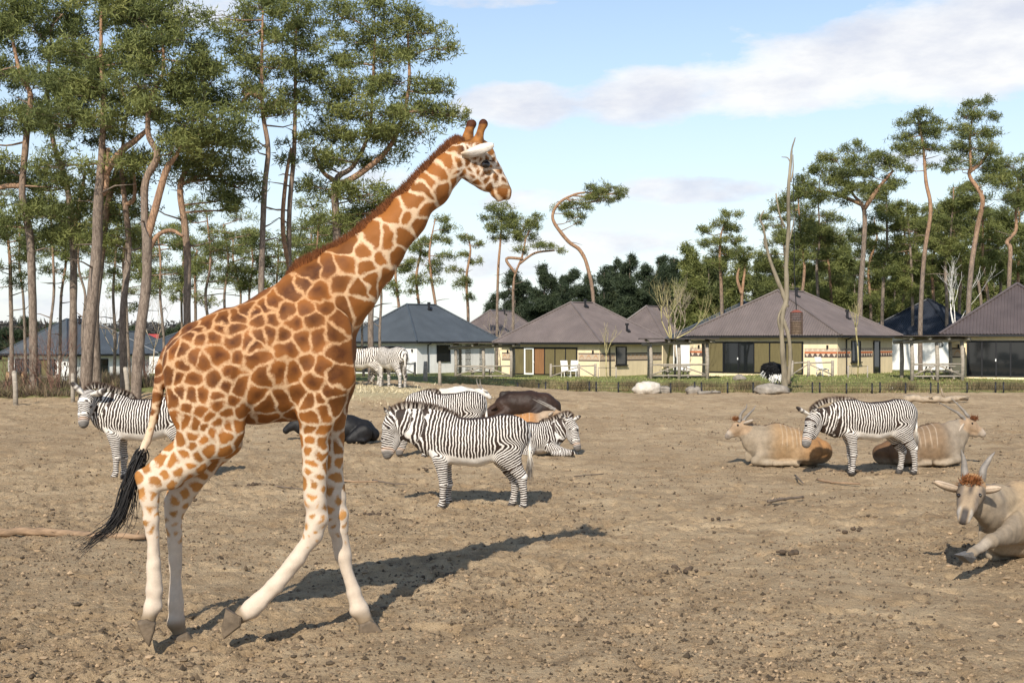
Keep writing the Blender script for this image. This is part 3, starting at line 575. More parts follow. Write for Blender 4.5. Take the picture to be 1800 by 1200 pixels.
    L('broad leafy pine whose crown reaches past the giraffe neck', 50, [(592, 690, 20), (592, 560, 19), (592, 400, 18), (591, 320, 15), (620, 290, 10), (648, 230, 8), (655, 150, 7), (660, 60, 4)],
      [(600, 30, 55, 24), (660, 20, 65, 22), (720, 40, 50, 26), (690, 70, 60, 24), (620, 75, 55, 24), (760, 60, 40, 16), (780, 90, 30, 20), (735, 105, 40, 20), (660, 110, 60, 22), (590, 110, 35, 24), (600, 160, 50, 22), (645, 160, 60, 24), (700, 150, 60, 22), (750, 160, 40, 16), (780, 160, 25, 14), (600, 205, 60, 22), (655, 200, 70, 24), (715, 200, 65, 24), (770, 200, 50, 18), (800, 205, 40, 14), (570, 245, 45, 22), (630, 245, 70, 22), (690, 240, 60, 22), (740, 235, 45, 18), (570, 280, 45, 20), (620, 285, 55, 20), (670, 275, 50, 18), (560, 330, 35, 18), (600, 350, 55, 22), (650, 340, 60, 24), (680, 370, 40, 20), (580, 390, 50, 22), (640, 390, 55, 22)],
      [[(592, 330, 12), (640, 300, 11), (690, 250, 8), (718, 160, 6), (717, 60, 4)], [(592, 320, 9), (566, 300, 7), (550, 260, 5)]], dens=175, stubs=4)
    L('pine hidden low behind the giraffe neck, dark trunk by the white lodge', 52, [(652, 665, 14), (652, 560, 13), (655, 480, 12), (660, 400, 9), (668, 350, 6)], [(650, 380, 50, 20), (690, 400, 35, 18), (660, 420, 45, 18), (620, 410, 40, 18), (700, 370, 30, 16)], stubs=3)
    # a second, deeper row seen through the grove
    rg = np.random.default_rng(11)
    deep = [(45, 84, 350, 9), (175, 86, 370, 9), (230, 74, 385, 9), (320, 86, 395, 8), (440, 80, 400, 8), (480, 84, 415, 8), (545, 72, 370, 9), (640, 82, 390, 8), (670, 76, 400, 9), (85, 70, 345, 10), (20, 72, 395, 14), (105, 76, 380, 10), (200, 80, 350, 10), (290, 70, 400, 9), (345, 82, 430, 10), (395, 78, 385, 9), (420, 84, 410, 8), (365, 74, 360, 10), (540, 80, 400, 9), (570, 84, 380, 9), (610, 78, 395, 10), (-20, 68, 330, 14), (150, 70, 320, 9), (255, 84, 430, 8)]
    for i, (px, Y, top, w) in enumerate(deep):
        lean = rg.uniform(-14, 14); z0 = gz((px - 900) / FPX * Y, Y)
        where = 'above the veranda lodge' if px < 100 else 'between the crossing pair and the grey veranda roof' if px < 200 else 'beside the forked orange pine' if px < 300 else 'seen over the giraffe rump' if px < 430 else 'seen over the giraffe withers' if px < 560 else 'under the broad leafy pine'
        L('thin %s pine deep in the grove, %s' % (['crooked', 'tufted'][i % 2], where), Y, [(px, 670, w), (px + lean * .4, 590, w * .9), (px + lean * .3 + rg.uniform(-6, 6), 520, w * .8), (px + lean, 460, w * .7), (px + lean + rg.uniform(-8, 8), top + 10, w * .4)], auto_pads(px + lean, top, top + 110, 60, 9, i, .40), dens=130, size=.29, nb=10, zb=z0, stubs=5)
    # ---- middle: sparse pines over the roofs
    def Rr(label, Y, trunk, pads, forks=(), **k): px_pine(label, Y, trunk, pads, forks, GR, **k)
    for i, (px, Y, top, bot, w) in enumerate([(765, 108, 385, 500, 40), (735, 112, 420, 520, 34), (820, 118, 410, 520, 34), (700, 104, 400, 520, 30)]):
        Rr('slim pine rising behind the white lodge roof with a ' + ('wide', 'narrow', 'ragged', 'short')[i] + ' crown', Y, [(px, 640, 9), (px + 3, 560, 9), (px + rg.uniform(-8, 8), 490, 8), (px + rg.uniform(-10, 10), 440, 6), (px, top, 3)], auto_pads(px, top, bot, w, 8, 40 + i, .45), dens=150, size=.36, nb=10, stubs=6, upscale=1.6)
    Rr('pine with a tidy tufted top behind the brown roof peak', 112, [(873, 640, 8), (874, 545, 8), (876, 470, 8), (880, 420, 6), (882, 380, 4)], [(880, 368, 22, 12), (868, 385, 22, 10), (895, 385, 20, 10), (882, 400, 26, 10), (862, 405, 14, 8), (880, 420, 16, 8), (898, 395, 14, 8)], dens=150, size=.34, stubs=7, upscale=1.3)
    Rr('leaning pine with two flat pads beside the bent pine', 111, [(903, 640, 8), (902, 550, 8), (904, 490, 7), (918, 450, 6), (924, 420, 5)], [(920, 395, 18, 10), (935, 400, 18, 10), (945, 385, 10, 10), (905, 412, 16, 10), (925, 420, 25, 9), (945, 432, 16, 7), (965, 435, 14, 6), (985, 440, 10, 5), (915, 440, 14, 6)], [[(880, 470, 5), (890, 455, 5), (920, 455, 5)], [(916, 464, 4), (940, 445, 4), (975, 440, 3)]], dens=150, size=.34, stubs=4, upscale=1.1)
    Rr('lone bent pine arching over the brown roof with a one-sided crown', 100, [(1044, 640, 12), (1043, 530, 11), (1033, 470, 11), (1020, 440, 11), (1000, 425, 11), (976, 395, 10), (972, 375, 9), (985, 355, 8), (1010, 342, 7), (1030, 338, 5)],
       [(985, 367, 14, 9), (1005, 362, 16, 9), (1025, 365, 14, 10), (1012, 382, 16, 8), (1000, 378, 12, 8), (1035, 352, 18, 9), (1055, 340, 20, 10), (1075, 335, 20, 11), (1040, 332, 14, 9), (1092, 340, 11, 8), (1065, 352, 16, 8), (1082, 350, 10, 7), (1018, 390, 9, 6)], dens=170, size=.30, stubs=5, upscale=1.4)
    Rr('pine with wind-swept pads beside the grey roof', 108, [(1272, 640, 11), (1270, 560, 11), (1268, 500, 10), (1264, 455, 8), (1268, 410, 5), (1280, 385, 3)], [(1285, 380, 20, 8), (1265, 395, 20, 9), (1240, 410, 16, 10), (1280, 405, 22, 9), (1250, 430, 24, 10), (1285, 425, 22, 10), (1262, 445, 26, 10), (1290, 450, 18, 9), (1255, 465, 20, 8)], dens=150, size=.34, stubs=5, upscale=1.2)
    Rr('forked pale pine with a small round top beside the grey roof', 106, [(1305, 640, 9), (1304, 540, 9), (1306, 500, 8), (1310, 470, 6), (1306, 440, 4)], [(1305, 440, 16, 9), (1312, 455, 16, 9), (1298, 455, 14, 8), (1308, 470, 12, 7)], [[(1304, 515, 6), (1296, 490, 5), (1300, 470, 4)]], dens=150, size=.32, upscale=1.3)
    # ---- right: the stand behind the lodges
    Rr('stout grey pine with a wide domed crown behind the frieze lodge', 94, [(1512, 620, 16), (1513, 530, 15), (1518, 440, 14), (1520, 385, 13), (1515, 360, 11), (1500, 340, 7), (1490, 310, 5)],
       [(1500, 262, 20, 11), (1470, 280, 28, 13), (1510, 285, 32, 14), (1445, 300, 26, 14), (1545, 275, 20, 12), (1480, 310, 36, 14), (1530, 305, 34, 14), (1560, 290, 26, 14), (1450, 325, 34, 14), (1500, 335, 34, 13), (1545, 330, 32, 14), (1570, 320, 18, 12), (1420, 340, 26, 14), (1470, 350, 32, 12), (1410, 320, 18, 10), (1535, 350, 26, 10)], [[(1518, 370, 9), (1545, 330, 7), (1570, 300, 4)], [(1514, 360, 7), (1480, 345, 6), (1440, 335, 4)]], dens=170, size=.32, stubs=4, upscale=.75)
    Rr('tall slender S-curved pine with an orange trunk', 84, [(1618, 655, 13), (1620, 560, 13), (1624, 450, 12), (1634, 370, 11), (1628, 320, 10), (1626, 270, 8), (1618, 230, 5), (1612, 205, 3)],
       [(1625, 205, 26, 9), (1600, 218, 26, 10), (1635, 215, 18, 9), (1615, 235, 34, 11), (1640, 240, 18, 9), (1590, 242, 22, 9), (1612, 258, 34, 11), (1585, 262, 18, 8), (1635, 262, 18, 8), (1605, 272, 26, 8), (1598, 300, 18, 8), (1640, 292, 12, 5)], dens=190, size=.29, stubs=6, upscale=1.4)
    Rr('tall pine with a reddish bowed trunk near the dark roof', 82, [(1700, 650, 15), (1700, 560, 15), (1708, 470, 14), (1720, 400, 14), (1722, 350, 13), (1706, 310, 11), (1704, 290, 9), (1706, 240, 6), (1712, 190, 3)],
       [(1712, 185, 20, 10), (1735, 180, 12, 9), (1695, 205, 22, 10), (1725, 205, 26, 11), (1685, 230, 26, 10), (1715, 235, 32, 12), (1738, 240, 20, 11), (1680, 260, 24, 10), (1715, 262, 36, 12), (1742, 268, 20, 11), (1690, 285, 28, 11), (1725, 290, 30, 11), (1672, 300, 14, 8), (1745, 300, 20, 10)], [[(1704, 300, 8), (1730, 280, 6), (1745, 250, 4)]], dens=190, size=.29, stubs=5, upscale=1.4)
    Rr('pine with a hooked trunk at the lodge with the dining room', 88, [(1776, 640, 12), (1775, 520, 12), (1776, 440, 12), (1772, 425, 11), (1786, 405, 10), (1788, 370, 8), (1790, 330, 6)], [(1780, 290, 34, 14), (1760, 310, 30, 12), (1795, 310, 36, 14), (1770, 330, 32, 12), (1800, 345, 36, 14), (1780, 365, 28, 9), (1745, 320, 26, 12), (1760, 350, 28, 9), (1820, 320, 36, 14)], dens=180, size=.29, stubs=4, upscale=1.1)
    trunks = [(1410, 98, 330, 9), (1440, 104, 350, 9), (1465, 110, 390, 8), (1550, 100, 340, 10), (1585, 106, 380, 8), (1606, 100, 350, 9), (1640, 108, 370, 9), (1660, 98, 345, 10), (1690, 104, 330, 9), (1725, 106, 350, 9), (1742, 96, 335, 9), (1760, 110, 380, 8), (1795, 104, 360, 9), (1385, 112, 380, 8), (1530, 114, 385, 8), (1625, 116, 400, 8), (1815, 96, 330, 10), (1840, 104, 340, 9)]
    for i, (px, Y, top, w) in enumerate(trunks):
        lean = rg.uniform(-16, 16); where = 'above the dead trunk lodge' if px < 1480 else 'between the dead trunk lodge and the near black roof' if px < 1600 else 'right behind the near black roof' if px < 1720 else 'behind the dining room lodge'
        Rr('%s pine in the dense stand %s' % (['orange-limbed', 'grey-trunked'][i % 2], where), Y, [(px, 640, w), (px + lean * .2, 540, w), (px + lean * .5 + rg.uniform(-7, 7), 470, w * .9), (px + lean + rg.uniform(-6, 6), 420, w * .7), (px + lean, top, w * .35)],
            auto_pads(px + lean, top, top + rg.uniform(110, 170), 50, 14, 70 + i, .45), dens=150, size=.35, nb=10, stubs=4, upscale=(1.5, .6)[i % 2])
    # ---- lower green wall of young pines behind the lodges on the right and dark spruces in the middle
    def conifer(label, px, Y, top, base_w, leaf, group, seed, stepk=1.0):
        T = Tree(); X = (px - 900) / FPX * Y; z0 = gz(X, Y); zt = at(px, top, Y)[2]; H = zt - z0; hw = base_w * Y / FPX; T.tube([(X, Y, z0 - .3), (X, Y, z0 + H * .5), (X, Y, zt)], [.25, .15, .03], 7, .1); n = int(11 * stepk)
        for i in range(n):
            t = (i + .5) / n; z = z0 + H * (.12 + .88 * t); r = hw * math.sqrt(max(.02, 1 - t ** 2.2)) * rng.uniform(.65, 1.05) + .25
            for q in range(max(2, int(5 * (1 - t) + 1))):
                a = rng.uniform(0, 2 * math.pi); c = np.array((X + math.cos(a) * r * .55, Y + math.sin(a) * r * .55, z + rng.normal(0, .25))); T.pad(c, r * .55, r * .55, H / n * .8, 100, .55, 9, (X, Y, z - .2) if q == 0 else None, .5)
        T.build('conifer_tree', label, 'tree', group, (X, Y, z0), leaf)
    G2 = 'dark conifers behind the brown roofs'; G3 = 'young pines forming the green edge behind the lodges'
    for i, (px, top, w) in enumerate([(865, 520, 24), (905, 478, 30), (925, 500, 28), (957, 472, 36), (985, 500, 30), (1000, 478, 38), (1030, 488, 36), (1062, 478, 36), (1082, 466, 36), (1107, 455, 40), (1135, 470, 38), (1158, 460, 36), (1185, 456, 40), (1210, 462, 40), (1235, 470, 36)]):
        conifer('dark conifer ' + ('near the tidy tufted pine' if px < 1000 else 'behind the arch of the bent pine' if px < 1090 else 'above the roof behind the saplings' if px < 1170 else 'beside the wind-swept pine'), px, 150 + (i % 3) * 9, top, w * 1.0, DARKN, G2, i)
    for i, px in enumerate(np.linspace(1215, 1830, 22)):
        conifer('young bushy pine in the green edge ' + ('beside the wind-swept pine' if px < 1330 else 'behind the dead tree' if px < 1450 else 'behind the stout domed pine' if px < 1590 else 'behind the near black roof' if px < 1720 else 'behind the dining room lodge'), px + rg.uniform(-8, 8), 122 + (i % 3) * 8, rg.uniform(425, 475), 34, MIDN if i % 3 else NEEDLE, G3, 100 + i, .9)
    for i, px in enumerate(np.linspace(-30, 590, 17)):
        conifer('low distant conifer ' + ('beyond the veranda lodge' if px < 150 else 'beyond the red shed roof' if px < 330 else 'beyond the giraffe back'), px + rg.uniform(-10, 10), 190 + (i % 3) * 15, rg.uniform(576, 590) if 130 < px < 350 else rg.uniform(560, 585), 30, DARKN, 'low distant conifers beyond the grove', 200 + i, .6)
    # far woodland closing the horizon
    n = 26000; ang = rng.uniform(-.62, .62, n); Yw = rng.uniform(230, 330, n); Xw = np.tan(ang) * Yw; hh = (5.0 + 2.0 * vnoise(np.stack([Xw * .05, Yw * .03, 0 * Xw], 1), 77)); Zw = rng.random(n) ** .8 * hh; T = Tree(); T.tufts(np.stack([Xw, Yw, Zw], 1), 1.5, 6, rng.uniform(0, .5, n), .3, .35)
    o = mesh_np('far_woodland', np.concatenate(T.lv), np.concatenate(T.lf), mat_leaf('far_wood_leaf', [(0, (.06, .055, .052)), (.5, (.10, .09, .08)), (1, (.13, .125, .10))]), None, False, attrs={'tone': np.concatenate(T.lt)}); tag(o, 'brownish far woodland along the horizon', 'woodland', kind='stuff')
    make_bare()
def branchy(T, p, d, l, r, depth, spread=.5, up=.25):
    n = 3; P = [np.array(p)]; dd = np.array(d, float)
    for i in range(n): dd = dd + rng.normal(0, .10, 3); dd[2] += up * .15; dd /= np.linalg.norm(dd); P.append(P[-1] + dd * l / n)
    T.tube(P, np.linspace(r, r * .55, n + 1), 5 if r > .015 else 4, .4)
    if depth > 0:
        for k in range(rng.integers(2, 4)):
            nd = dd + rng.normal(0, spread, 3); nd[2] = abs(nd[2]) * .7 + up; nd /= np.linalg.norm(nd); branchy(T, P[-1 - (k > 1)], nd, l * rng.uniform(.6, .85), r * .55, depth - 1, spread, up)
def make_bare():
    def bare(name, label, px, py, Y, h, r, depth, mat, cat='tree', group=None, spread=.42, nstem=1, up=.5, zb=None):
        X = (px - 900) / FPX * Y; z0 = gz(X, Y) if zb is None else zb; T = Tree()
        for s in range(nstem):
            d = np.array((rng.normal(0, .12), rng.normal(0, .12), 1.0)); P = [(X, Y, z0 - .2), (X + d[0] * h * .2, Y + d[1] * h * .2, z0 + h * .4)]; T.tube([P[0], ((X + P[1][0]) / 2 + rng.normal(0, .04), Y, z0 + h * .2), P[1]], [r, r * .85, r * .7], 7, .2)
            for k in range(4): nd = d * .8 + rng.normal(0, spread, 3); nd[2] = abs(nd[2]) + .4; nd /= np.linalg.norm(nd); branchy(T, P[1], nd, h * .24, r * .5, depth, spread, up)
        T.build(name, label, cat, group, (X, Y, z0), barkmat=mat)
    yel = M('yellow_twig', (.40, .34, .16), .85, .25, 5, .3)
    bare('sapling', 'leafless yellowish sapling beside the log pergola, spreading crown', 1172, 655, 80, 6.2, .10, 4, yel, group=None); bare('sapling', 'leafless multi-branched sapling close behind the pergola', 1186, 655, 82, 6.0, .10, 4, TWIGM)
    bare('sapling', 'staked young sapling before the frieze wall', 1507, 657, 74, 4.9, .05, 2, yel, spread=.22); bare('sapling', 'staked young sapling before the wave-painted wall', 1067, 661, 80, 3.8, .045, 2, yel, spread=.2)
    bare('sapling', 'pale leafless sapling before the slate grey roof', 1272, 640, 86, 5.2, .06, 3, yel); bare('birch_tree', 'white-barked bare birch before the near black roof', 1673, 640, 84, 7.6, .09, 3, BIRCH, spread=.4)
    bare('sapling', 'thin leafless sapling behind the brown roofed lodge gap', 880, 640, 110, 5.5, .06, 3, TWIGM); bare('sapling', 'slim bare tree glimpsed between grove trunks near the red roof', 268, 650, 90, 7.0, .06, 3, TWIGM); bare('sapling', 'slim bare tree in front of the grey roofed lodge in the grove', 205, 650, 88, 6.0, .06, 3, TWIGM)
    # tree stakes
    for (px, Y, lab) in ((1507, 74, 'pair of short stakes holding the sapling by the frieze wall'), (1067, 80, 'pair of short stakes holding the sapling by the wave-painted wall')):
        X = (px - 900) / FPX * Y; z0 = gz(X, Y); root = empty('tree_stake', (X, Y, z0)); tag(root, lab, 'stake')
        for dx in (-.6, .6): m = MB(); m.tube([(dx, -.1, -.3), (dx, -.1, .75)], [.045, .04], 7); m.build('stake', GREYT, root, True)
        m = MB(); m.bar((-.6, -.1, .7), (.6, -.1, .7), .05, .03); m.build('strap', BLACKM, root)
    # dead bleached trunk on its boulder
    T = Tree(); Y = 60.5
    def q(px, py, dy=0): return at(px, py, Y + dy)
    for pts, wd in [([(1380, 688), (1378, 640), (1374, 590), (1376, 552), (1383, 520), (1382, 470), (1386, 400), (1386, 330), (1390, 285), (1392, 262), (1398, 242)], [16, 13, 10, 10, 12, 10, 9, 8, 6, 4, 2.5]),
                    ([(1383, 540), (1378, 520), (1364, 485), (1350, 445), (1342, 400), (1336, 385), (1343, 370)], [12, 11, 9, 7, 5, 4, 3]), ([(1380, 400), (1370, 375), (1364, 340)], [5, 4, 3]), ([(1391, 290), (1385, 278), (1374, 276)], [3, 2.5, 1.5]),
                    ([(1376, 560), (1386, 590), (1389, 630), (1385, 675)], [9, 9, 9, 9]), ([(1390, 320), (1394, 300), (1394, 272)], [4, 3, 2]), ([(1374, 590), (1368, 560), (1378, 535)], [6, 5, 5]), ([(1350, 445), (1343, 425), (1345, 408)], [4, 3, 2]), ([(1386, 430), (1392, 405), (1397, 380)], [4, 3, 1.5])]:
        P = catmull(np.array([q(*p) for p in pts]), 4); w = np.interp(np.linspace(0, len(wd) - 1, len(P)), np.arange(len(wd)), wd) * Y / FPX / 2 * .76; T.tube(P, w, 8, 0, .10, len(pts))
    p0 = q(1380, 688); p0[2] = gz(p0[0], p0[1]); T.build('dead_tree', 'bare bleached forked dead tree rising beside the frieze lodge', 'tree', None, tuple(p0), barkmat=DEADW)
    # feed basket hung from a bent pole
    a = at(1400, 560, 61.5); root = empty('feed_basket', (a[0], a[1], gz(a[0], a[1]))); tag(root, 'cylindrical mesh feed basket hanging from a thin dark cable by the dead tree', 'basket')
    z0 = gz(a[0], a[1]); loc = lambda px, py: at(px, py, 61.5) - np.array((a[0], a[1], z0)); m = MB(); c = loc(1400, 568); 
    for k in range(20):
        t = k * 2 * math.pi / 20; m.tube([c + np.array((.31 * math.cos(t), .31 * math.sin(t), -.58)), c + np.array((.31 * math.cos(t), .31 * math.sin(t), .55))], [.012, .012], 4, False)
    for zz in np.linspace(-.58, .55, 10): m.tube([c + np.array((.31 * math.cos(t), .31 * math.sin(t), zz)) for t in np.linspace(0, 2 * math.pi, 21)], [.012] * 21, 4, False)
    m.build('cage', M('rusty_mesh', (.10, .065, .05), .8, .3, 9, 0), root); m = MB(); m.tube([c + (0, 0, -.58), c + (0, 0, .1)], [.27, .27], 14); m.build('hay_fill', M('basket_hay', (.16, .12, .08), .9, .4, 14, .4), root)
    m = MB(); m.tube([c + (0, 0, .55), c + (0, 0, .68)], [.33, .12], 14); m.build('lid', M('rust_lid', (.20, .06, .04), .8, .3, 9, .2), root); m = MB(); m.tube([c + (0, 0, .66), loc(1396, 480), loc(1396, 380), loc(1394, 300)], [.025, .025, .02, .02], 6); m.build('cable', BLACKM, root)
# ---------------------------------------------------------------- animal bodies: smooth implicit surfaces meshed with surface nets
class Frame:
    """vertical plane through a ground point, turned by yaw; photo pixels -> local (u, v, z)"""
    def __init__(s, px, py, yaw=0.0, zg=None):
        if zg is None:
            ys = np.arange(6, 160, .08); hit = CAM_H - (py - 600) / FPX * ys <= gz((px - 900) / FPX * ys, ys); Y = float(ys[np.argmax(hit)])
        else: Y = (CAM_H - zg) * FPX / (py - 600)
        s.X = (px - 900) / FPX * Y; s.Y = Y; s.z0 = gz(s.X, s.Y) if zg is None else zg
        s.yaw = R(yaw); s.c = math.cos(s.yaw); s.s = math.sin(s.yaw)
    def p(s, px, py, v=0.0):
        m = (px - 900) / FPX; u = (m * s.Y + m * v * s.c - s.X + v * s.s) / (s.c - m * s.s)
        Y = s.Y + u * s.s + v * s.c
        return np.array((u, v, CAM_H - (py - 600) / FPX * Y - s.z0))
    def chain(s, L, v=0.0):
        """[(px, py, r_px[, width ratio[, v]])] -> [(point, r, w)]"""
        out = []
        for q in L:
            vv = q[4] if len(q) > 4 else v
            p = s.p(q[0], q[1], vv); Y = s.Y + p[0] * s.s + vv * s.c
            out.append((p, q[2] * Y / FPX, q[3] if len(q) > 3 else 1.0))
        return out
def smin(a, b, k):
    h = np.clip(.5 + .5 * (b - a) / k, 0, 1); return b + (a - b) * h - k * h * (1 - h)
LAT = np.array((0, 1.0, 0))
class Sdf:
    def __init__(s, h, und=1.0): s.h = h; s.pr = {}; s.kj = {}; s.und = und
    def seg(s, g, a, b, ra, rb, wa=1.0, wb=1.0, k=.04, lat=LAT):
        s.pr.setdefault(g, []).append((np.array(a, float), np.array(b, float), ra, rb, wa, wb, k, np.array(lat, float)))
    def chain(s, g, C, k=.04, lat=LAT):
        for (p, r, w), (p2, r2, w2) in zip(C[:-1], C[1:]): s.seg(g, p, p2, r, r2, w, w2, k, lat)
    def build(s, smooth=2):
        h = s.h; lo = np.full(3, 1e9); hi = -lo
        for L in s.pr.values():
            for (a, b, ra, rb, wa, wb, k, lt) in L:
                r = max(ra, rb) * max(1, wa, wb) + .02
                lo = np.minimum(lo, np.minimum(a, b) - r); hi = np.maximum(hi, np.maximum(a, b) + r)
        lo -= 3 * h; hi += 3 * h; n = np.ceil((hi - lo) / h).astype(int) + 1
        ax = [lo[i] + h * np.arange(n[i]) for i in range(3)]
        def field(L):
            D = np.full(n, .5, np.float32)
            for (a, b, ra, rb, wa, wb, k, lt) in L:
                r = max(ra, rb) * max(1, wa, wb) + k * 1.2 + 2 * h
                i0 = np.maximum(((np.minimum(a, b) - r - lo) / h).astype(int), 0); i1 = np.minimum(((np.maximum(a, b) + r - lo) / h).astype(int) + 2, n)
                sl = tuple(slice(p, q) for p, q in zip(i0, i1))
                G = np.meshgrid(*[ax[i][sl[i]].astype(np.float32) for i in range(3)], indexing='ij')
                q = [G[i] - np.float32(a[i]) for i in range(3)]; ab = b - a; l2 = ab.dot(ab) + 1e-9
                t = np.clip(sum(q[i] * np.float32(ab[i]) for i in range(3)) / np.float32(l2), 0, 1)
                rr = [q[i] - t * np.float32(ab[i]) for i in range(3)]
                lc = sum(rr[i] * np.float32(lt[i]) for i in range(3)); w = wa + (wb - wa) * t
                d2 = sum(x * x for x in rr) - lc * lc + (lc / w) ** 2
                d = (np.sqrt(d2) - (ra + (rb - ra) * t)).astype(np.float32)
                D[sl] = smin(D[sl], d, np.float32(k))
            return D
        B = field(s.pr['body']); D = B.copy()
        for g, L in s.pr.items():
            if g == 'body': continue
            D = np.minimum(D, smin(B, field(L), np.float32(s.kj.get(g, .06))))
        V, F = surface_nets(D, h, lo, smooth); nn = vert_normals(V, F)
        V = V + nn * (.007 * vnoise(V * 5.5, 71) + .0035 * vnoise(V * 13, 72))[:, None] * s.und
        return V, F
def surface_nets(D, h, lo, smooth=2):
    ins = D < 0
    n = np.array(D.shape); c = np.zeros(n - 1, np.int8)
    corners = [(i, j, k) for i in (0, 1) for j in (0, 1) for k in (0, 1)]
    for (i, j, k) in corners: c += ins[i:n[0] - 1 + i, j:n[1] - 1 + j, k:n[2] - 1 + k]
    act = np.argwhere((c > 0) & (c < 8)); idx = np.full(n - 1, -1, np.int32); idx[tuple(act.T)] = np.arange(len(act))
    val = np.stack([D[act[:, 0] + i, act[:, 1] + j, act[:, 2] + k] for (i, j, k) in corners], 1)
    acc = np.zeros((len(act), 3)); cnt = np.zeros(len(act))
    for p in range(8):
        for q in range(p + 1, 8):
            cp, cq = np.array(corners[p]), np.array(corners[q])
            if np.abs(cp - cq).sum() != 1: continue
            a, b = val[:, p], val[:, q]; x = (a < 0) != (b < 0); t = np.where(x, a / np.where(x, a - b, 1), 0)
            acc += x[:, None] * (cp + t[:, None] * (cq - cp)); cnt += x
    V = lo + h * (act + acc / cnt[:, None]); F = []
    for axis in range(3):
        o1, o2 = [(1, 2), (2, 0), (0, 1)][axis]
        s0 = [slice(None)] * 3; s1 = [slice(None)] * 3; s0[axis] = slice(0, -1); s1[axis] = slice(1, None)
        e = np.argwhere(ins[tuple(s0)] != ins[tuple(s1)])
        e = e[(e[:, o1] > 0) & (e[:, o2] > 0) & (e[:, o1] < n[o1] - 1) & (e[:, o2] < n[o2] - 1)]
        d1 = np.zeros(3, int); d1[o1] = 1; d2 = np.zeros(3, int); d2[o2] = 1
        q = [idx[tuple((e - a).T)] for a in (d1 + d2, d2, 0 * d1, d1)]
        f = np.stack(q, 1); fl = ins[tuple(e.T)]
        f[~fl] = f[~fl][:, ::-1]; F.append(f)
    F = np.concatenate(F); F = F[(F >= 0).all(1)]
    E = np.concatenate([F[:, [0, 1]], F[:, [1, 2]], F[:, [2, 3]], F[:, [3, 0]]])
    deg = np.bincount(E.ravel(), minlength=len(V)).astype(float); deg[deg == 0] = 1
    for _ in range(smooth):
        A = np.stack([np.bincount(E[:, 0], V[E[:, 1], i], len(V)) + np.bincount(E[:, 1], V[E[:, 0], i], len(V)) for i in range(3)], 1) / deg[:, None]
        V = V + .5 * (A - V)
    return V, F
def vert_normals(V, F):
    fn = np.cross(V[F[:, 2]] - V[F[:, 0]], V[F[:, 3]] - V[F[:, 1]]); nn = np.zeros_like(V)
    for k in range(4):
        for i in range(3): nn[:, i] += np.bincount(F[:, k], fn[:, i], len(V))
    return nn / (np.linalg.norm(nn, axis=1)[:, None] + 1e-9)
def poly_param(V, P):
    """nearest point on polyline: (distance, arc length)"""
    P = np.asarray(P, float); best = np.full(len(V), 1e9); arc = np.zeros(len(V)); s = 0
    for i in range(len(P) - 1):
        ab = P[i + 1] - P[i]; l = np.linalg.norm(ab) + 1e-9; t = (V - P[i]) @ ab / l ** 2
        lo_, hi_ = (-1e9 if i == 0 else 0), (1e9 if i == len(P) - 2 else 1)
        tc = np.clip(t, 0, 1); d = np.linalg.norm(V - P[i] - tc[:, None] * ab, axis=1); te = np.clip(t, lo_, hi_)
        m = d < best; best[m] = d[m]; arc[m] = s + te[m] * l; s += l
    return best, arc
def sstep(x, a, b):
    t = np.clip((x - a) / (b - a), 0, 1); return t * t * (3 - 2 * t)
def ear_np(base, tip, wide, width, cup=.35, n=9, m=7, tipx=.55):
    """cupped leaf-shaped ear, thick shell; wide = unit direction across, opening along cross(dir, wide)"""
    base = np.array(base, float); tip = np.array(tip, float); d = tip - base; wide = np.array(wide, float)
    wide -= d * wide.dot(d) / d.dot(d); wide /= np.linalg.norm(wide); nrm = np.cross(d / np.linalg.norm(d), wide)
    V = []
    for sh in (0, 1):
        for i in range(n):
            t = i / (n - 1); w = width * (.10 + t) ** .55 * (1.02 - t) ** tipx * 1.35 + .004
            for j in range(m):
                a = (j / (m - 1) * 2 - 1)
                off = cup * width * (a * a) * (1.3 - t) + (-.018 if sh else 0) * (1 - abs(a) ** 4)
                V.append(base + d * t + wide * a * w * .5 + nrm * (off - cup * width * .5 * (1 - t)))
    F = []; q = n * m
    for i in range(n - 1):
        for j in range(m - 1):
            a = i * m + j; F.append((a, a + 1, a + m + 1, a + m)); F.append((q + a + m, q + a + m + 1, q + a + 1, q + a))
    for i in range(n - 1):
        for j in (0, m - 1):
            a = i * m + j; F.append((a, a + m, q + a + m, q + a) if j == 0 else (q + a, q + a + m, a + m, a))
    return np.array(V), np.array(F)
def uv_ball(c, r, n=10, m=7, sc=(1, 1, 1)):
    V = []; F = []
    for i in range(m + 1):
        th = math.pi * i / m
        for j in range(n):
            ph = 2 * math.pi * j / n; V.append((c[0] + r * sc[0] * math.sin(th) * math.cos(ph), c[1] + r * sc[1] * math.sin(th) * math.sin(ph), c[2] + r * sc[2] * math.cos(th)))
    for i in range(m):
        for j in range(n): F.append((i * n + j, (i + 1) * n + j, (i + 1) * n + (j + 1) % n, i * n + (j + 1) % n))
    return np.array(V), np.array(F)
def blades(base, direc, length, width, bend=None, seg=2):
    """thin tapering hair blades: arrays (n,3),(n,3),(n,),(n,) -> V, F3"""
    n = len(base); side = np.cross(direc, rng.standard_normal((n, 3))); side /= np.linalg.norm(side, axis=1)[:, None] + 1e-9
    mid = base + direc * (length * .5)[:, None]; tip = base + direc * length[:, None]
    if bend is not None: mid = mid + bend * .25; tip = tip + bend
    w = (side * (width * .5)[:, None])
    V = np.stack([base - w, base + w, mid + w * .8, mid - w * .8, tip], 1).reshape(-1, 3); k = np.arange(n)[:, None] * 5
    return V, np.concatenate([k + np.array([0, 1, 2]), k + np.array([0, 2, 3]), k + np.array([3, 2, 4])], 0)
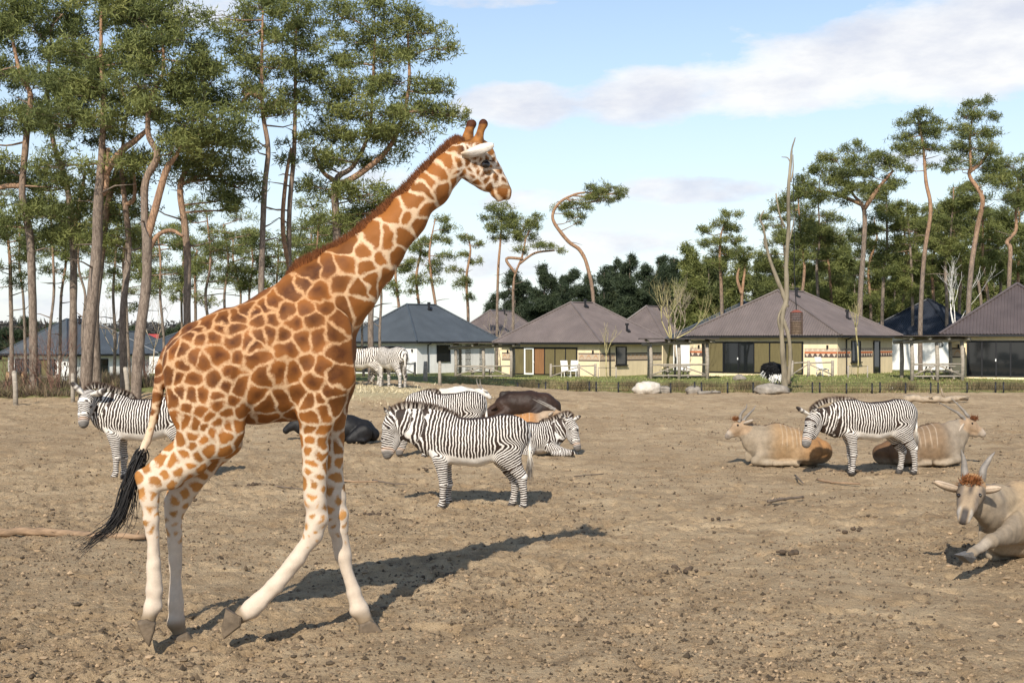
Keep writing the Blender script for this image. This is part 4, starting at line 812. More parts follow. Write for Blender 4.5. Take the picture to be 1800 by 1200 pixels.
# ---- coat materials
def mat_giraffe():
    m, nt, b = new_mat('giraffe_coat'); L = nt.links.new; co = obj_co(nt)
    e = attr_n(nt, 'edge'); z = attr_n(nt, 'zone'); cv = attr_n(nt, 'cell'); ce = attr_n(nt, 'centre'); dk = attr_n(nt, 'dark'); wh = attr_n(nt, 'pale')
    n1 = math_n(nt, 'SUBTRACT', noise_n(nt, co, 24, 5, .7), .5); n2 = math_n(nt, 'SUBTRACT', noise_n(nt, co, 90, 3, .6), .5)
    ee = math_n(nt, 'ADD', e, math_n(nt, 'ADD', math_n(nt, 'MULTIPLY', n1, .048), math_n(nt, 'MULTIPLY', n2, .020)))
    pm = ramp_n(nt, math_n(nt, 'ADD', math_n(nt, 'MULTIPLY', ee, 10), .5), [(.42, 0.0), (.60, 1.0)])
    mott = noise_n(nt, co, 14, 6, .65)
    line = ramp_n(nt, z, [(0, (.55, .45, .35)), (.45, (.58, .46, .33)), (.8, (.54, .36, .21)), (1, (.46, .25, .115))])
    line = mix_n(nt, wh, line, (.60, .50, .40))
    patch = ramp_n(nt, z, [(0, (.40, .20, .065)), (.35, (.34, .140, .034)), (.7, (.255, .092, .020)), (1, (.225, .080, .018))])
    dkc = mix_n(nt, math_n(nt, 'MULTIPLY', ce, ramp_n(nt, mott, [(.3, .45), (.65, 1.0)])), patch, (.060, .018, .006))
    dkc = mix_n(nt, 1.0, dkc, ramp_n(nt, cv, [(0, .78), (1, 1.18)]), 'MULTIPLY')
    col = mix_n(nt, pm, line, dkc)
    col = mix_n(nt, dk, col, (.19, .135, .080))
    var = ramp_n(nt, mott, [(.25, .82), (.75, 1.12)])
    col = mix_n(nt, .8, col, var, 'MULTIPLY')
    hairs = noise_n(nt, co, 240, 3, .7); col = mix_n(nt, .35, col, ramp_n(nt, hairs, [(.3, .75), (.7, 1.2)]), 'MULTIPLY')
    L(col, b.inputs['Base Color']); b.inputs['Roughness'].default_value = .62; b.inputs['Specular IOR Level'].default_value = .15
    bump_n(nt, b, math_n(nt, 'ADD', noise_n(nt, co, 180, 3, .6), math_n(nt, 'MULTIPLY', noise_n(nt, co, 9, 3, .5), 2.0)), .30, .006)
    return m
def mat_zebra():
    m, nt, b = new_mat('zebra_coat'); L = nt.links.new; co = obj_co(nt)
    ph = attr_n(nt, 'phase'); du = attr_n(nt, 'duty'); wh = attr_n(nt, 'white'); dk = attr_n(nt, 'dark'); tn = attr_n(nt, 'tan')
    n1 = math_n(nt, 'SUBTRACT', noise_n(nt, co, 7, 3, .55), .5)
    s = math_n(nt, 'SINE', math_n(nt, 'MULTIPLY', math_n(nt, 'ADD', ph, math_n(nt, 'MULTIPLY', n1, 1.4)), 2 * math.pi))
    d = math_n(nt, 'SUBTRACT', math_n(nt, 'ADD', s, du), math_n(nt, 'MULTIPLY', wh, 3.0))
    pm = ramp_n(nt, math_n(nt, 'ADD', math_n(nt, 'MULTIPLY', d, .35), .5), [(.40, 0.0), (.60, 1.0)])
    mott = noise_n(nt, co, 8, 5, .6)
    pale = ramp_n(nt, mott, [(.3, (.62, .56, .49)), (.7, (.76, .72, .66))]); blk = ramp_n(nt, mott, [(.3, (.018, .013, .010)), (.75, (.050, .028, .018))])
    col = mix_n(nt, pm, pale, blk); col = mix_n(nt, tn, col, (.36, .19, .09)); col = mix_n(nt, dk, col, (.05, .043, .038))
    L(col, b.inputs['Base Color']); b.inputs['Roughness'].default_value = .65; b.inputs['Specular IOR Level'].default_value = .25
    bump_n(nt, b, noise_n(nt, co, 120, 3, .6), .25, .006)
    return m
def mat_coat(name='coat', var=.30, rough=.7):
    m, nt, b = new_mat(name); L = nt.links.new; co = obj_co(nt)
    c = attr_n(nt, 'Col', 'Color'); mott = noise_n(nt, co, 7, 6, .65)
    col = mix_n(nt, 1.0, c, ramp_n(nt, mott, [(.25, 1 - var), (.75, 1 + var)]), 'MULTIPLY')
    h = noise_n(nt, co, 60, 5, .75); col = mix_n(nt, .6, col, ramp_n(nt, h, [(.3, .75), (.7, 1.2)]), 'MULTIPLY')
    L(col, b.inputs['Base Color']); b.inputs['Roughness'].default_value = rough; b.inputs['Specular IOR Level'].default_value = .25
    bump_n(nt, b, noise_n(nt, co, 55, 5, .7), .45, .012)
    return m
MATS['giraffe'] = mat_giraffe(); MATS['zebra'] = mat_zebra(); MATS['coat'] = mat_coat()
MATS['sleek'] = mat_coat('sleek_black_coat', .3, .55)
MATS['eye'] = simple_mat('dark_eye', (.012, .008, .006), .08, .1, 4, 0, spec=.6)
MATS['horn'] = simple_mat('horn_grey', (.20, .175, .15), .55, .35, 9, .5, .01)
def foot_chain(fr, L, v): return fr.chain(L, v)
# ---------------------------------------------------------------- giraffe
def c_mix0(a, b, t): return np.asarray(a) * (1 - t[:, None]) + np.asarray(b) * t[:, None]
def make_giraffe():
    fr = Frame(470, 1126, 12.0)
    root = empty('giraffe', (fr.X, fr.Y, fr.z0), fr.yaw)
    tag(root, 'tall reticulated giraffe walking across the sand with its neck stretched forward', 'giraffe')
    S = Sdf(.0125, 2.0); c = fr.chain
    S.chain('body', c([(338, 636, 50, .85), (372, 648, 84, .84), (404, 640, 95, .76), (450, 638, 104, .70), (505, 622, 116, .62), (524, 604, 100, .60)]), .06)
    S.chain('body', c([(540, 625, 66, .80), (572, 645, 46, .95), (578, 676, 32, 1.1)]), .06)         # brisket
    S.chain('body', c([(520, 590, 100, .58), (556, 545, 80, .58), (604, 499, 63, .62), (641, 462, 49, .68), (677, 424, 41, .74), (717, 378, 34.5, .80), (755, 334, 29.5, .86), (786, 298, 26.5, .92), (806, 276, 26, .92)]), .06)
    # head: skull, cheek, face, muzzle, lips
    S.chain('body', c([(812, 272, 25, .95), (836, 270, 24, 1.05), (850, 276, 22, 1.12)]), .02)
    S.chain('body', c([(818, 286, 25, .85), (836, 300, 24, .80), (858, 318, 20, .78)]), .02)
    S.chain('body', c([(852, 280, 19, 1.1), (866, 304, 19, .92), (878, 324, 17.5, .85), (886, 337, 15, 1.05)]), .02)
    S.chain('body', c([(884, 334, 14, 1.1), (891, 344, 9.5, 1.25)]), .015)
    S.chain('body', c([(872, 338, 11, .9), (879, 347, 8, 1.0)]), .012)
    S.chain('body', c([(855, 262, 12, 1.5), (860, 276, 10, 1.9)]), .02)         # brow
    S.chain('body', c([(834, 256, 15, 1.3), (848, 256, 12, 1.2)]), .02)
    for v, xy in ((.075, (822, 246, 828.5, 214)), (-.075, (840, 250, 849.5, 213))):
        S.chain('oss%d' % (v > 0), c([(xy[0], xy[1] + 4, 11, 1), (xy[0] * .4 + xy[2] * .6, xy[1] * .4 + xy[3] * .6, 7.2, 1), (xy[2], xy[3] + 5, 8.4, 1)], v), .01); S.kj['oss%d' % (v > 0)] = .03
    # hind legs (near, far); thigh, gaskin, hock, cannon, fetlock, pastern, hoof
    S.chain('hn', c([(364, 652, 76, .56, -.20), (366, 705, 70, .50, -.255), (370, 752, 58, .46, -.25), (332, 800, 36, .56, -.21), (292, 836, 26, .62, -.19), (264, 850, 20, .74, -.19), (264, 880, 17.5, .8, -.19), (267, 912, 12.6, .95, -.19), (268, 940, 11.8, .95, -.19), (271, 990, 11.8, .95, -.19), (272, 1040, 13, .95, -.19), (271, 1066, 15.5, .95, -.19), (264, 1086, 11.5, .95, -.19), (259, 1098, 12.5, 1, -.19)]), .025)
    S.chain('hn', c([(318, 786, 17, .6, -.19), (280, 812, 10, .7, -.19), (249, 836, 11, .8, -.19), (256, 875, 10, .8, -.19)]), .02)
    S.chain('hf', c([(366, 660, 74, .56, .20), (373, 715, 66, .50, .255), (378, 762, 50, .46, .24), (350, 812, 33, .54, .20), (324, 852, 26, .62, .19), (311, 884, 20, .74, .19), (306, 925, 13.2, .9, .19), (308, 1000, 11.5, .95, .19), (308, 1060, 13.5, .95, .19), (308, 1092, 15, .95, .19), (317, 1112, 11.5, .95, .19), (321, 1122, 13, 1, .19)]), .025)
    S.chain('hf', c([(330, 850, 12, .6, .19), (300, 882, 9, .8, .19), (301, 908, 8, .8, .19)]), .02)
    # fore legs
    S.chain('fn', c([(552, 590, 66, .36, -.24), (566, 660, 58, .40, -.265), (560, 716, 41, .55, -.24), (554, 760, 27, .70, -.20), (553, 825, 20.5, .82, -.18), (556, 880, 18.5, .9, -.17), (558, 912, 19.5, .9, -.17), (549, 940, 17.5, .9, -.17), (524, 980, 14.3, .92, -.16), (484, 1030, 13.5, .95, -.16), (456, 1057, 15.5, .95, -.16), (442, 1070, 16, .95, -.16), (424, 1083, 12, .95, -.16), (414, 1088, 13, 1, -.16)]), .025)
    S.chain('ff', c([(556, 600, 64, .36, .24), (572, 670, 52, .40, .265), (576, 730, 32, .62, .22), (580, 790, 21, .80, .20), (586, 850, 17.5, .86, .18), (592, 905, 18, .9, .17), (597, 930, 16, .9, .17), (604, 978, 12, .95, .17), (621, 1040, 12, .95, .17), (630, 1070, 15, .95, .17), (641, 1090, 11.5, .95, .17), (648, 1098, 12.5, 1, .17)]), .025)
    for g in ('hn', 'hf'): S.kj[g] = .05
    for g in ('fn', 'ff'): S.kj[g] = .05
    S.chain('tail', c([(300, 626, 13, .8, 0), (285, 650, 10, .9, -.03), (277, 690, 8, 1, -.05), (270, 735, 6.5, 1, -.06), (258, 775, 5.5, 1, -.08), (246, 800, 6, 1, -.1)]), .02); S.kj['tail'] = .03
    V, F = S.build(2)
    # ---- coat: patch seeds read off the photograph on the near flank, mirrored onto the far one
    seeds = [(776,302),(762,318),(795,286),(750,335),(778,330),(735,350),(752,368),(722,386),(741,391),(700,372),(685,418),(712,415),(662,415),(640,440),(672,455),(700,448),(655,492),(680,488),(613,432),
             (608,460),(648,466),(600,495),(633,508),(627,535),(605,540),(578,470),(548,474),(535,500),(510,512),(560,512),(534,545),(576,540),(553,562),(595,560),(483,528),(500,545),(466,537),(445,548),(455,562),(432,545),(478,560),(520,568),(474,585),(500,590),(456,592),(505,610),(530,596),(560,595),(585,585),(598,618),(565,650),(535,640),(512,652),(489,652),(465,662),(448,630),(497,700),(470,710),(452,694),(520,690),(548,672),(590,655),(578,690),
             (363,566),(394,562),(420,555),(410,575),(389,573),(345,575),(335,585),(325,570),(355,590),(378,592),(411,597),(440,600),(447,605),(305,610),(320,612),(340,625),(322,640),(384,625),(361,639),(419,628),(410,653),(378,665),(342,664),(314,664),(320,690),(336,694),(358,690),(298,660),(396,676),(422,680),(411,704),(383,697),(385,709),(350,720),(372,732),(385,745),(400,728),(328,715),(425,722),(323,738),(345,744),(362,752),(400,748),(418,745),(340,766),(375,763),(357,775),(335,785),(320,775),(395,765),(305,700),(308,735),
             (562,700),(540,705),(566,725),(546,735),(582,715),(365,790),(345,800),(325,800),(305,812),(330,815),(312,830),(290,840),(275,848),(300,852),(270,870),(285,876),(265,895),(278,905),(268,930),
             (546,755),(566,758),(549,775),(568,780),(548,795),(563,800),(552,815),(570,822),(545,830),(560,838),(550,855),(566,862),(548,875),(560,888),(570,890)]
    SD = []
    for (px, py) in seeds:
        for v in (-.25, .25):
            p = fr.p(px, py, -.25); p[1] = v; SD.append(p)
    SD = np.array(SD)
    # snap the seeds onto the skin, then fill bare skin (underside, far legs, throat) at random
    near = []
    for p in SD:
        d = (V[:, 0] - p[0]) ** 2 + (V[:, 2] - p[2]) ** 2 + .02 * (V[:, 1] - np.sign(p[1]) * .9) ** 2; near.append(V[np.argmin(d)])
    SD = np.array(near)
    hd = fr.p(815, 285); s_m = fr.Y / FPX
    zz = V[:, 2]; headm = (V[:, 0] > fr.p(800, 300)[0]) & (zz > fr.p(800, 330)[2])
    spacing = .058 + .04 * sstep(zz, .95, 1.5) + .13 * sstep(zz, 1.75, 2.3); spacing = np.where(headm, .048, spacing)
    tdist, _ = poly_param(V, [fr.p(290, 645), fr.p(277, 690, -.05), fr.p(258, 775, -.08), fr.p(246, 800, -.1)]); spacing = np.where((tdist < .075) & (V[:, 0] < fr.p(290, 640)[0]) & (zz > 1.3), .062, spacing); rear = V[:, 0] < fr.p(306, 640)[0]; spacing = np.where(rear & (zz > 1.5), np.minimum(spacing, .13), spacing)
    order = rng.permutation(len(V))[:9000]; pts = list(SD)
    arr = np.array(pts)
    for i in order:
        if ((arr - V[i]) ** 2).sum(1).min() > spacing[i] ** 2 * 1.25: arr = np.vstack([arr, V[i]])
    SD = arr; K = 6
    edge = np.zeros(len(V)); cell = np.zeros(len(V), int); cen = np.zeros(len(V))
    warp = np.stack([vnoise(V * 13, 21), vnoise(V * 13, 22), vnoise(V * 13, 23)], 1) * .030
    for a in range(0, len(V), 20000):
        q = V[a:a + 20000] + warp[a:a + 20000]; d2 = ((q[:, None, :] - SD[None]) ** 2).sum(2)
        ix = np.argpartition(d2, K, axis=1)[:, :K]; dd = np.take_along_axis(d2, ix, 1); o = np.argsort(dd, 1); ix = np.take_along_axis(ix, o, 1); dd = np.take_along_axis(dd, o, 1)
        sep = np.linalg.norm(SD[ix[:, 1:]] - SD[ix[:, :1]], axis=2) + 1e-6; bd = (dd[:, 1:] - dd[:, :1]) / (2 * sep)
        k = .007; edge[a:a + 20000] = -k * np.log(np.exp(-bd / k).sum(1)); cell[a:a + 20000] = ix[:, 0]; cen[a:a + 20000] = np.sqrt(dd[:, 0])
    nrm = vert_normals(V, F)
    legz = sstep(zz, .45, 1.9); zone = np.clip(sstep(zz, .9, 2.5) * .9 + .1 * sstep(zz, 2.4, 2.9), 0, 1)
    neckm = sstep(V[:, 0], fr.p(560, 560)[0], fr.p(660, 470)[0]) * sstep(zz, 2.6, 3.0)
    zone = np.where(headm, .35, zone); zone = zone - .30 * neckm * (~headm)
    lw = .0090 + .0050 * neckm; lw = lw + (1 - sstep(zz, 1.15, 2.05)) * .0135
    ed = edge - lw
    ed = ed - (1 - sstep(zz, .50, 1.05)) * .035                              # spots fade out down the legs
    ed = np.where(headm, edge - .008, ed)
    facefront = headm & (V[:, 2] + .55 * V[:, 0] > fr.p(868, 262)[2] + .55 * fr.p(868, 262)[0] - .055)
    # crown, ossicones and the bridge of the nose: plain brown
    brow = sstep(V[:, 2], fr.p(840, 262)[2], fr.p(840, 248)[2]) * headm
    nx = fr.p(892, 330); br = np.maximum(brow, .0)
    muz = headm * sstep(V[:, 0], fr.p(868, 330)[0], fr.p(884, 340)[0]) * sstep(-V[:, 2], -fr.p(880, 318)[2], -fr.p(884, 334)[2])
    fnt = facefront * 1.0
    ed = np.maximum(ed, (np.maximum(br, np.maximum(fnt, muz * .9)) - .5) * .12)
    tailm, _ = poly_param(V, [fr.p(296, 640), fr.p(277, 690, -.05), fr.p(258, 775, -.08), fr.p(246, 800, -.1)]); tl = (tailm < .075) & (V[:, 0] < fr.p(290, 640)[0]) & (zz > 1.3)
    ed = np.where(tl, edge - .006 - .03 * sstep(-zz, -2.15, -1.85), ed)
    cv = rng.random(len(SD))[cell]; dmean = np.bincount(cell, cen, len(SD)) / np.maximum(1, np.bincount(cell, minlength=len(SD))); cc = np.clip(1 - cen / (dmean[cell] * 1.35 + 1e-6), 0, 1)
    body = sstep(zz, 1.75, 2.3) * (1 - neckm) * (~headm); cc = np.clip(cc * 1.35, 0, 1) * (body * .95) + neckm * cc * .15 + headm * (cc * .8 + .25) * (1 - muz)
    ossm = headm * sstep(V[:, 2], fr.p(840, 226)[2], fr.p(840, 217)[2]); cc = np.maximum(cc, ossm * 2)
    hoof = (1 - sstep(zz, .10, .22)); hoof = np.maximum(hoof, 0)
    for (px, py, v, r) in ((262, 1094, -.19, .11), (416, 1086, -.16, .10), (640, 1096, .17, .05), (320, 1120, .19, .10)):
        hoof = np.maximum(hoof, (1 - sstep(np.linalg.norm(V - fr.p(px, py, v), axis=1), r * .7, r * 1.25)))
    pale = np.clip(sstep(-nrm[:, 2], .35, .8) * sstep(zz, 1.2, 1.6) * .3 + headm * .5 * (1 - muz), 0, 1)
    mesh_np('body', V, F, MATS['giraffe'], root, attrs={'edge': ed, 'zone': zone, 'cell': cv, 'centre': cc, 'dark': np.maximum(hoof * .9, muz * .5), 'pale': pale})
    # hooves: cloven wedges
    hm = M('giraffe_hoof', (.13, .095, .062), .7, .35, 12, .5)
    def hoof_mesh(P):
        # P: photo outline pixels of the hoof (side view), v centre -> two cloven halves
        poly, v = P; mb = MB()
        for sgn in (-1, 1):
            pts = [fr.p(px, py, v + sgn * .045) for (px, py) in poly]; n = len(pts); cc_ = sum(pts) / n
            A = np.array([p + np.array((0, -.040, 0)) for p in pts]); B = np.array([p + np.array((0, .040, 0)) for p in pts])
            A2 = cc_ + (A - cc_) * np.array((.80, 1, .80)) + np.array((0, -.014, 0)); B2 = cc_ + (B - cc_) * np.array((.80, 1, .80)) + np.array((0, .014, 0))
            mb.add(np.concatenate([A2, A, B, B2]), [tuple(range(k * n + i, k * n + i + 1)) + (k * n + (i + 1) % n, (k + 1) * n + (i + 1) % n, (k + 1) * n + i) for k in range(3) for i in range(n)])
            for base, rev in ((0, True), (3 * n, False)):
                for i in range(1, n - 1):
                    t = (base, base + i, base + i + 1); mb.add(np.zeros((0, 3)), []); mb.f3.append([q + mb.n - 4 * n for q in (t[::-1] if rev else t)])
        o = mb.build('hoof', hm, root, smooth=True); bv = o.modifiers.new('bevel', 'BEVEL'); bv.width = .016; bv.segments = 3; bv.limit_method = 'ANGLE'; return o
    hoof_mesh(([(241, 1092), (258, 1086), (274, 1094), (272, 1108), (263, 1136), (252, 1120)], -.19))
    hoof_mesh(([(306, 1116), (330, 1110), (340, 1122), (349, 1141), (330, 1144), (306, 1144), (302, 1134)], .19))
    hoof_mesh(([(397, 1068), (410, 1076), (424, 1082), (424, 1098), (393, 1122), (389, 1104)], -.16))
    hoof_mesh(([(632, 1096), (650, 1088), (660, 1094), (674, 1111), (655, 1114), (630, 1112)], .17))
    # ears
    me = MATS['coat']
    e1 = ear_np(fr.p(812, 271, -.14), fr.p(867, 254, -.30), (.05, .10, 1.0), .140, -.40, 18, 9, .52)
    tt = np.clip(((e1[0] - fr.p(812, 266, -.14)) @ (fr.p(866, 252, -.30) - fr.p(812, 266, -.14))) / np.sum((fr.p(866, 252, -.30) - fr.p(812, 266, -.14)) ** 2), 0, 1); jj = np.arange(len(tt)) % 9
    ec = c_mix0((.46, .34, .22), (.60, .54, .47), sstep(tt, .0, .35)); ec *= (1 - .28 * np.exp(-((jj - 3.0) / 1.1) ** 2) * (1 - tt))[:, None]; mesh_np('ear', *e1, me, root, cols=ec)  # darker streak low near the base is shade painted into the ear colour
    e2 = ear_np(fr.p(812, 262, .14), fr.p(828, 250, .42), (.3, -.2, 1.0), .14, .4, 12, 9)
    mesh_np('ear', *e2, me, root, cols=np.tile((.62, .50, .38), (len(e2[0]), 1)))
    for v in (-.155, .155):
        b = uv_ball(fr.p(854, 289, v), .036, 12, 9, (1.15, .8, 1.0)); mesh_np('eye', *b, MATS['eye'], root)
    # lashes and brow lids
    hair = M('giraffe_dark_hair', (.012, .010, .009), .55, .3, 20, 0)
    n = 60; t = rng.random(n); P0 = np.array([fr.p(848 + 14 * q, 284 - 3 * math.sin(math.pi * q), -.175) for q in t]); dr = np.stack([.5 + 0 * t, -1 + 0 * t, -.35 + .2 * rng.random(n)], 1); dr /= np.linalg.norm(dr, axis=1)[:, None]
    Vb, Fb = blades(P0, dr, np.full(n, .05), np.full(n, .006)); mesh_np('eyelashes', Vb, Fb, hair, root)
    # mane: a stiff brush from withers to poll
    ridge = np.array([fr.p(*q) for q in [(500, 486), (532, 462), (570, 444), (612, 421), (646, 394), (680, 364), (712, 333), (744, 300), (772, 273), (796, 252), (812, 246)]])
    rc = catmull(ridge, 12); tg = np.gradient(rc, axis=0); tg /= np.linalg.norm(tg, axis=1)[:, None]; up = np.cross(tg, (0, 1.0, 0)); up *= np.sign(up[:, 2:3])
    n = 9000; q = rng.random(n) * (len(rc) - 1); i = q.astype(int); f = (q - i)[:, None]
    B = rc[i] * (1 - f) + rc[np.minimum(i + 1, len(rc) - 1)] * f; U = up[i]; lat = rng.normal(0, .020, n)
    B = B - U * .05; B[:, 1] += lat
    D = U + tg[i] * rng.normal(.28, .12, n)[:, None] + np.stack([0 * lat, lat * 6 + rng.normal(0, .08, n), 0 * lat], 1); D /= np.linalg.norm(D, axis=1)[:, None]
    ln = .125 * (1 - .5 * np.abs(lat) / .05).clip(.4, 1) * rng.uniform(.8, 1.12, n) * (.6 + .4 * np.minimum(1, np.minimum(q, len(rc) - 1 - q) / 8))
    Vb, Fb = blades(B, D, ln, np.full(n, .009)); cb = np.repeat(rng.uniform(.7, 1.3, n), 5)[:, None] * np.tile(np.array([(.30, .115, .035)] * 2 + [(.22, .075, .022)] * 2 + [(.10, .034, .012)]), (n, 1))
    mesh_np('mane', Vb, Fb, me, root, cols=cb)
    # tail tuft: long black strands
    cl = catmull(np.array([fr.p(250, 790, -.09), fr.p(241, 815, -.1), fr.p(228, 850, -.12), fr.p(215, 890, -.14), fr.p(196, 922, -.16), fr.p(165, 946, -.18), fr.p(132, 973, -.2)]), 5)
    mb = MB(); rg = np.random.default_rng(3)
    for k in range(190):
        st = rg.integers(0, 5); e = int(len(cl) * min(1, .42 + .6 * rg.random() ** 1.3)); seg = cl[st:max(e, st + 5)]; tt = np.linspace(0, 1, len(seg))[:, None]
        o = rg.normal(0, .019, 3) * (1 - .3 * tt) + rg.normal(0, .022, 3) * np.sin(tt * math.pi * rg.uniform(1, 3)) + rg.normal(0, .022, 3) * tt
        if k % 12 == 0: o = o + np.array((.06, 0, .0)) * tt * rg.random() * 2 + np.array((0, 0, -.12)) * tt ** 2 * rg.random()
        rr = np.linspace(.0085, .0016, len(seg)) * rg.uniform(.7, 1.2); mb.tube(seg + o, rr, 4, False)
    mb.build('tail_tuft', hair, root, smooth=True)
    # small branch scar line of the nostril
    b = uv_ball(fr.p(894, 336, -.055), .013, 8, 6, (.8, .5, 1.1)); mesh_np('nostril', *b, MATS['eye'], root)
    b = uv_ball(fr.p(894, 336, .055), .013, 8, 6, (.8, .5, 1.1)); mesh_np('nostril', *b, MATS['eye'], root)
    return root
# ---------------------------------------------------------------- zebras
def pp_norm(V, C):
    P = np.array([c[0] for c in C]); Rr = np.array([c[1] for c in C]); best = np.full(len(V), 1e9); arc = np.zeros(len(V)); s = 0
    for i in range(len(P) - 1):
        ab = P[i + 1] - P[i]; l = np.linalg.norm(ab) + 1e-9; t = (V - P[i]) @ ab / l ** 2; tc = np.clip(t, 0, 1)
        d = np.linalg.norm(V - P[i] - tc[:, None] * ab, axis=1) / (Rr[i] + tc * (Rr[i + 1] - Rr[i]))
        te = np.clip(t, -1e9 if i == 0 else 0, 1e9 if i == len(P) - 2 else 1); m = d < best; best[m] = d[m]; arc[m] = s + te[m] * l; s += l
    return best, arc
ZC = Frame(840, 893, 0)
def tm(L, v=0.0):      # standing-zebra template in metres, head towards -u
    return [(c[0], c[1], c[2]) for c in ZC.chain(L, v)]
Z_TORSO = tm([(902, 762, 31, .85), (888, 765, 37, .84), (862, 772, 39, .86), (835, 777, 41.5, .86), (805, 775, 41, .84), (778, 768, 40, .76), (760, 765, 35, .70)])
Z_LEGS = {'fn': tm([(772, 780, 26, .5, -.13), (774, 806, 14, .7, -.15), (778, 832, 8.5, .85, -.15), (780, 850, 8, .9, -.15), (778, 868, 5.2, 1, -.15), (778, 880, 6, 1, -.15), (776, 887, 5.5, 1, -.15), (775, 890, 7, 1, -.15)]),
          'ff': tm([(778, 782, 24, .5, .13), (782, 808, 13, .7, .15), (786, 834, 8, .85, .15), (788, 850, 8, .9, .15), (787, 868, 5.2, 1, .15), (788, 880, 6, 1, .15), (787, 886, 5.5, 1, .15), (786, 889, 7, 1, .15)]),
          'hn': tm([(893, 772, 32, .55, -.12), (892, 798, 25, .55, -.15), (904, 820, 14, .65, -.15), (917, 838, 9.5, .75, -.15), (920, 858, 6.4, .9, -.15), (921, 876, 6.4, 1, -.15), (920, 886, 5.5, 1, -.15), (918, 891, 7, 1, -.15)]),
          'hf': tm([(890, 775, 32, .55, .12), (888, 802, 23, .55, .15), (896, 824, 13, .65, .15), (907, 844, 9.5, .75, .15), (905, 862, 6.4, .9, .15), (902, 878, 6.4, 1, .15), (900, 886, 5.5, 1, .15), (898, 890, 7, 1, .15)])}
Z_TAIL = tm([(922, 745, 5, 1, 0), (929, 765, 4, 1, 0), (931, 790, 3, 1, 0), (931, 810, 2.6, 1, 0)])
def sc_chain(C, s, legx=0.0): return [(np.array((p[0] * s + legx, p[1] * s, p[2] * s)), r * s, w) for p, r, w in C]
